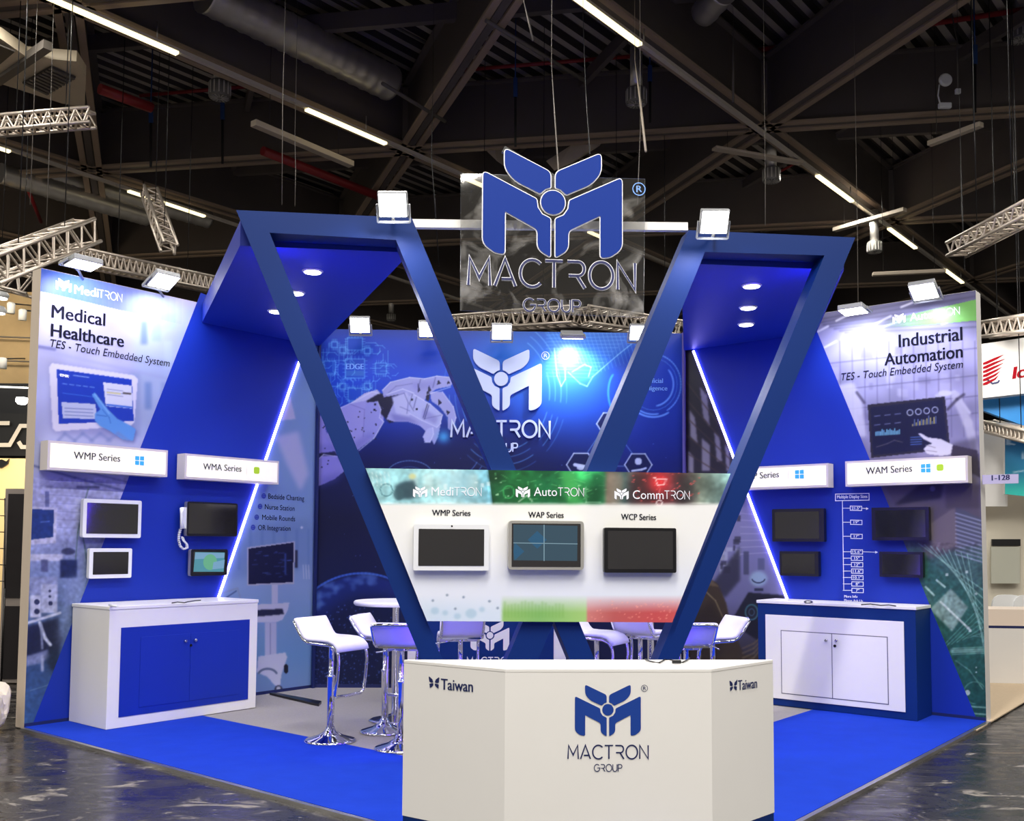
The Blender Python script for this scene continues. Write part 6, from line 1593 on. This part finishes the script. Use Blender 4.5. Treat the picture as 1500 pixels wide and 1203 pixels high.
cvT = Canvas(1460, 620, 1600, 760, [(620, C8(30, 90, 150)), (690, C8(40, 130, 170)), (720, C8(60, 200, 190)), (760, C8(70, 214, 196))]); cvT.rect(1475, 640, 1479, 652, C8(230, 240, 250), 0.9); cvT.line([(1480, 650), (1486, 651)], 2, C8(230, 240, 250), 0.9); cvT.line([(1484, 692), (1500, 690)], 2, C8(230, 240, 250), 0.7); cvT.line([(1498, 672), (1500, 660)], 2, C8(230, 240, 250), 0.7)
q = [RP.px(x, y, -0.9) for x, y in ((1472, 632), (1640, 672), (1640, 742), (1472, 724))]
t = thing('printed_panel', 'turquoise printed panel at the right edge above the white counter', 'panel', q[3])
MB().prism(q, -RP.n*0.08).build('board', m_white, t); bake(cvT, RP, 0, 1, 0, 1, 0.02, 'printed_artwork', t, 0.006, q)
struct(MB().prism([RP.px(x, y, -1.6) for x, y in ((1400, 722), (1700, 730), (1700, 1012), (1400, 1000))], -RP.n*0.15).build('wall_cream_stand', mat('cream_wall', rgb(222, 214, 196), 0.6)))
tag(MB().prism([RP.px(x, y, -1.5) for x, y in ((1453, 790), (1495, 790), (1495, 800), (1453, 800))], -RP.n*0.05).build('monitor_bar', m_black), 'narrow dark bar on the cream wall at the right edge', 'bar')
tag(MB().prism([RP.px(x, y, -1.45) for x, y in ((1452, 801), (1494, 801), (1494, 855), (1452, 855))], -RP.n*0.05).build('window_board', mat('grey_green_board', rgb(186, 186, 172), 0.4)), 'grey green board below the dark bar at the right edge', 'board')
RC = Plane(at(1480, 900, 11.6), Vector((1, -0.1, 0)), Vector((-0.1, -1, 0)))
t = thing('white_counter', 'white counter with a dark blue line at the right edge', 'counter', RC.px(1480, 1000)); t.location.z = 0.0
def rz(x, z, o_=0.0):
    a_ = RC.ab(RC.px(x, 900))[0]; p = RC.sz(a_, 0, o_); return Vector((p.x, p.y, z))
zc = RC.px(1480, 893).z; zl = RC.px(1480, 917).z
MB().prism([rz(1440, 0.004), rz(1600, 0.004), rz(1600, zl-0.03), rz(1440, zl-0.03)], -RC.n*0.6).build('body', m_white, t)
MB().prism([rz(1440, zl-0.03), rz(1600, zl-0.03), rz(1600, zl), rz(1440, zl)], -RC.n*0.59).build('blue_line', m_navy, t)
MB().prism([rz(1440, zl), rz(1600, zl), rz(1600, zc), rz(1440, zc)], -RC.n*0.6).build('counter_top', mat('peach_white', rgb(236, 220, 206), 0.5), t)
for lb, x in (('white shell chair back above the counter at the right edge, nearer one', 1477), ('white shell chair back at the very right edge', 1509)):
    t = thing('shell_chair', lb, 'chair', (RC.px(x, 900, -1.3).x, RC.px(x, 900, -1.3).y, 0), 0, None); c = Vector(t.location)
    P_ = rounded([(-0.22, 0.46), (0.22, 0.46), (0.2, 0.98), (-0.2, 0.98)], [0.05, 0.05, 0.14, 0.14])
    MB().prism([c+Vector((v.x, 0, v.y)) for v in P_], Vector((0, 0.03, 0))).build('backrest', m_bez_w, t)
    MB().box(c+Vector((0, 0.22, 0.45)), 0.44, 0.44, 0.03).build('seat', m_bez_w, t, bevel=0.01)
    for sx in (-0.18, 0.18):
        for sy in (0.04, 0.4): MB().tube([c+Vector((sx, sy, 0.44)), c+Vector((sx*1.15, sy*1.05, 0.0))], 0.014, 8).build('leg', m_alu, t)
tag(MB().prism([on_z(x, y, 0.002) for x, y in ((1430, 1072), (1500, 1030), (1700, 1000), (1700, 985), (1440, 985))], ZUP*0.01).build('carpet', mat('beige_carpet', rgb(196, 176, 150), 0.95, noise=0.1, nscale=40)), 'beige carpet of the neighbouring stand at the right', 'carpet')
# stand number plate on the wall end
NP = Plane(Vector((B.x, B.y-0.05, 0)), Vector((1, 0.0, 0)), Vector((0, -1, 0)))
t = thing('number_plate', 'lavender plate reading 1-128 on the end of the industrial wall', 'sign', NP.px(1466, 709))
MB().prism([NP.px(x, y) for x, y in ((1440, 696), (1492, 694.5), (1492, 708), (1440, 709.5))], -NP.n*0.012).build('plate', mat('lavender_plate', rgb(190, 184, 220), 0.5), t)
mb = MB(); put_text(mb, NP, '1-128', (1453, 704), (1479, 703), 7.5, 0.002, 0.02); mb.build('lettering', m_navy, t)
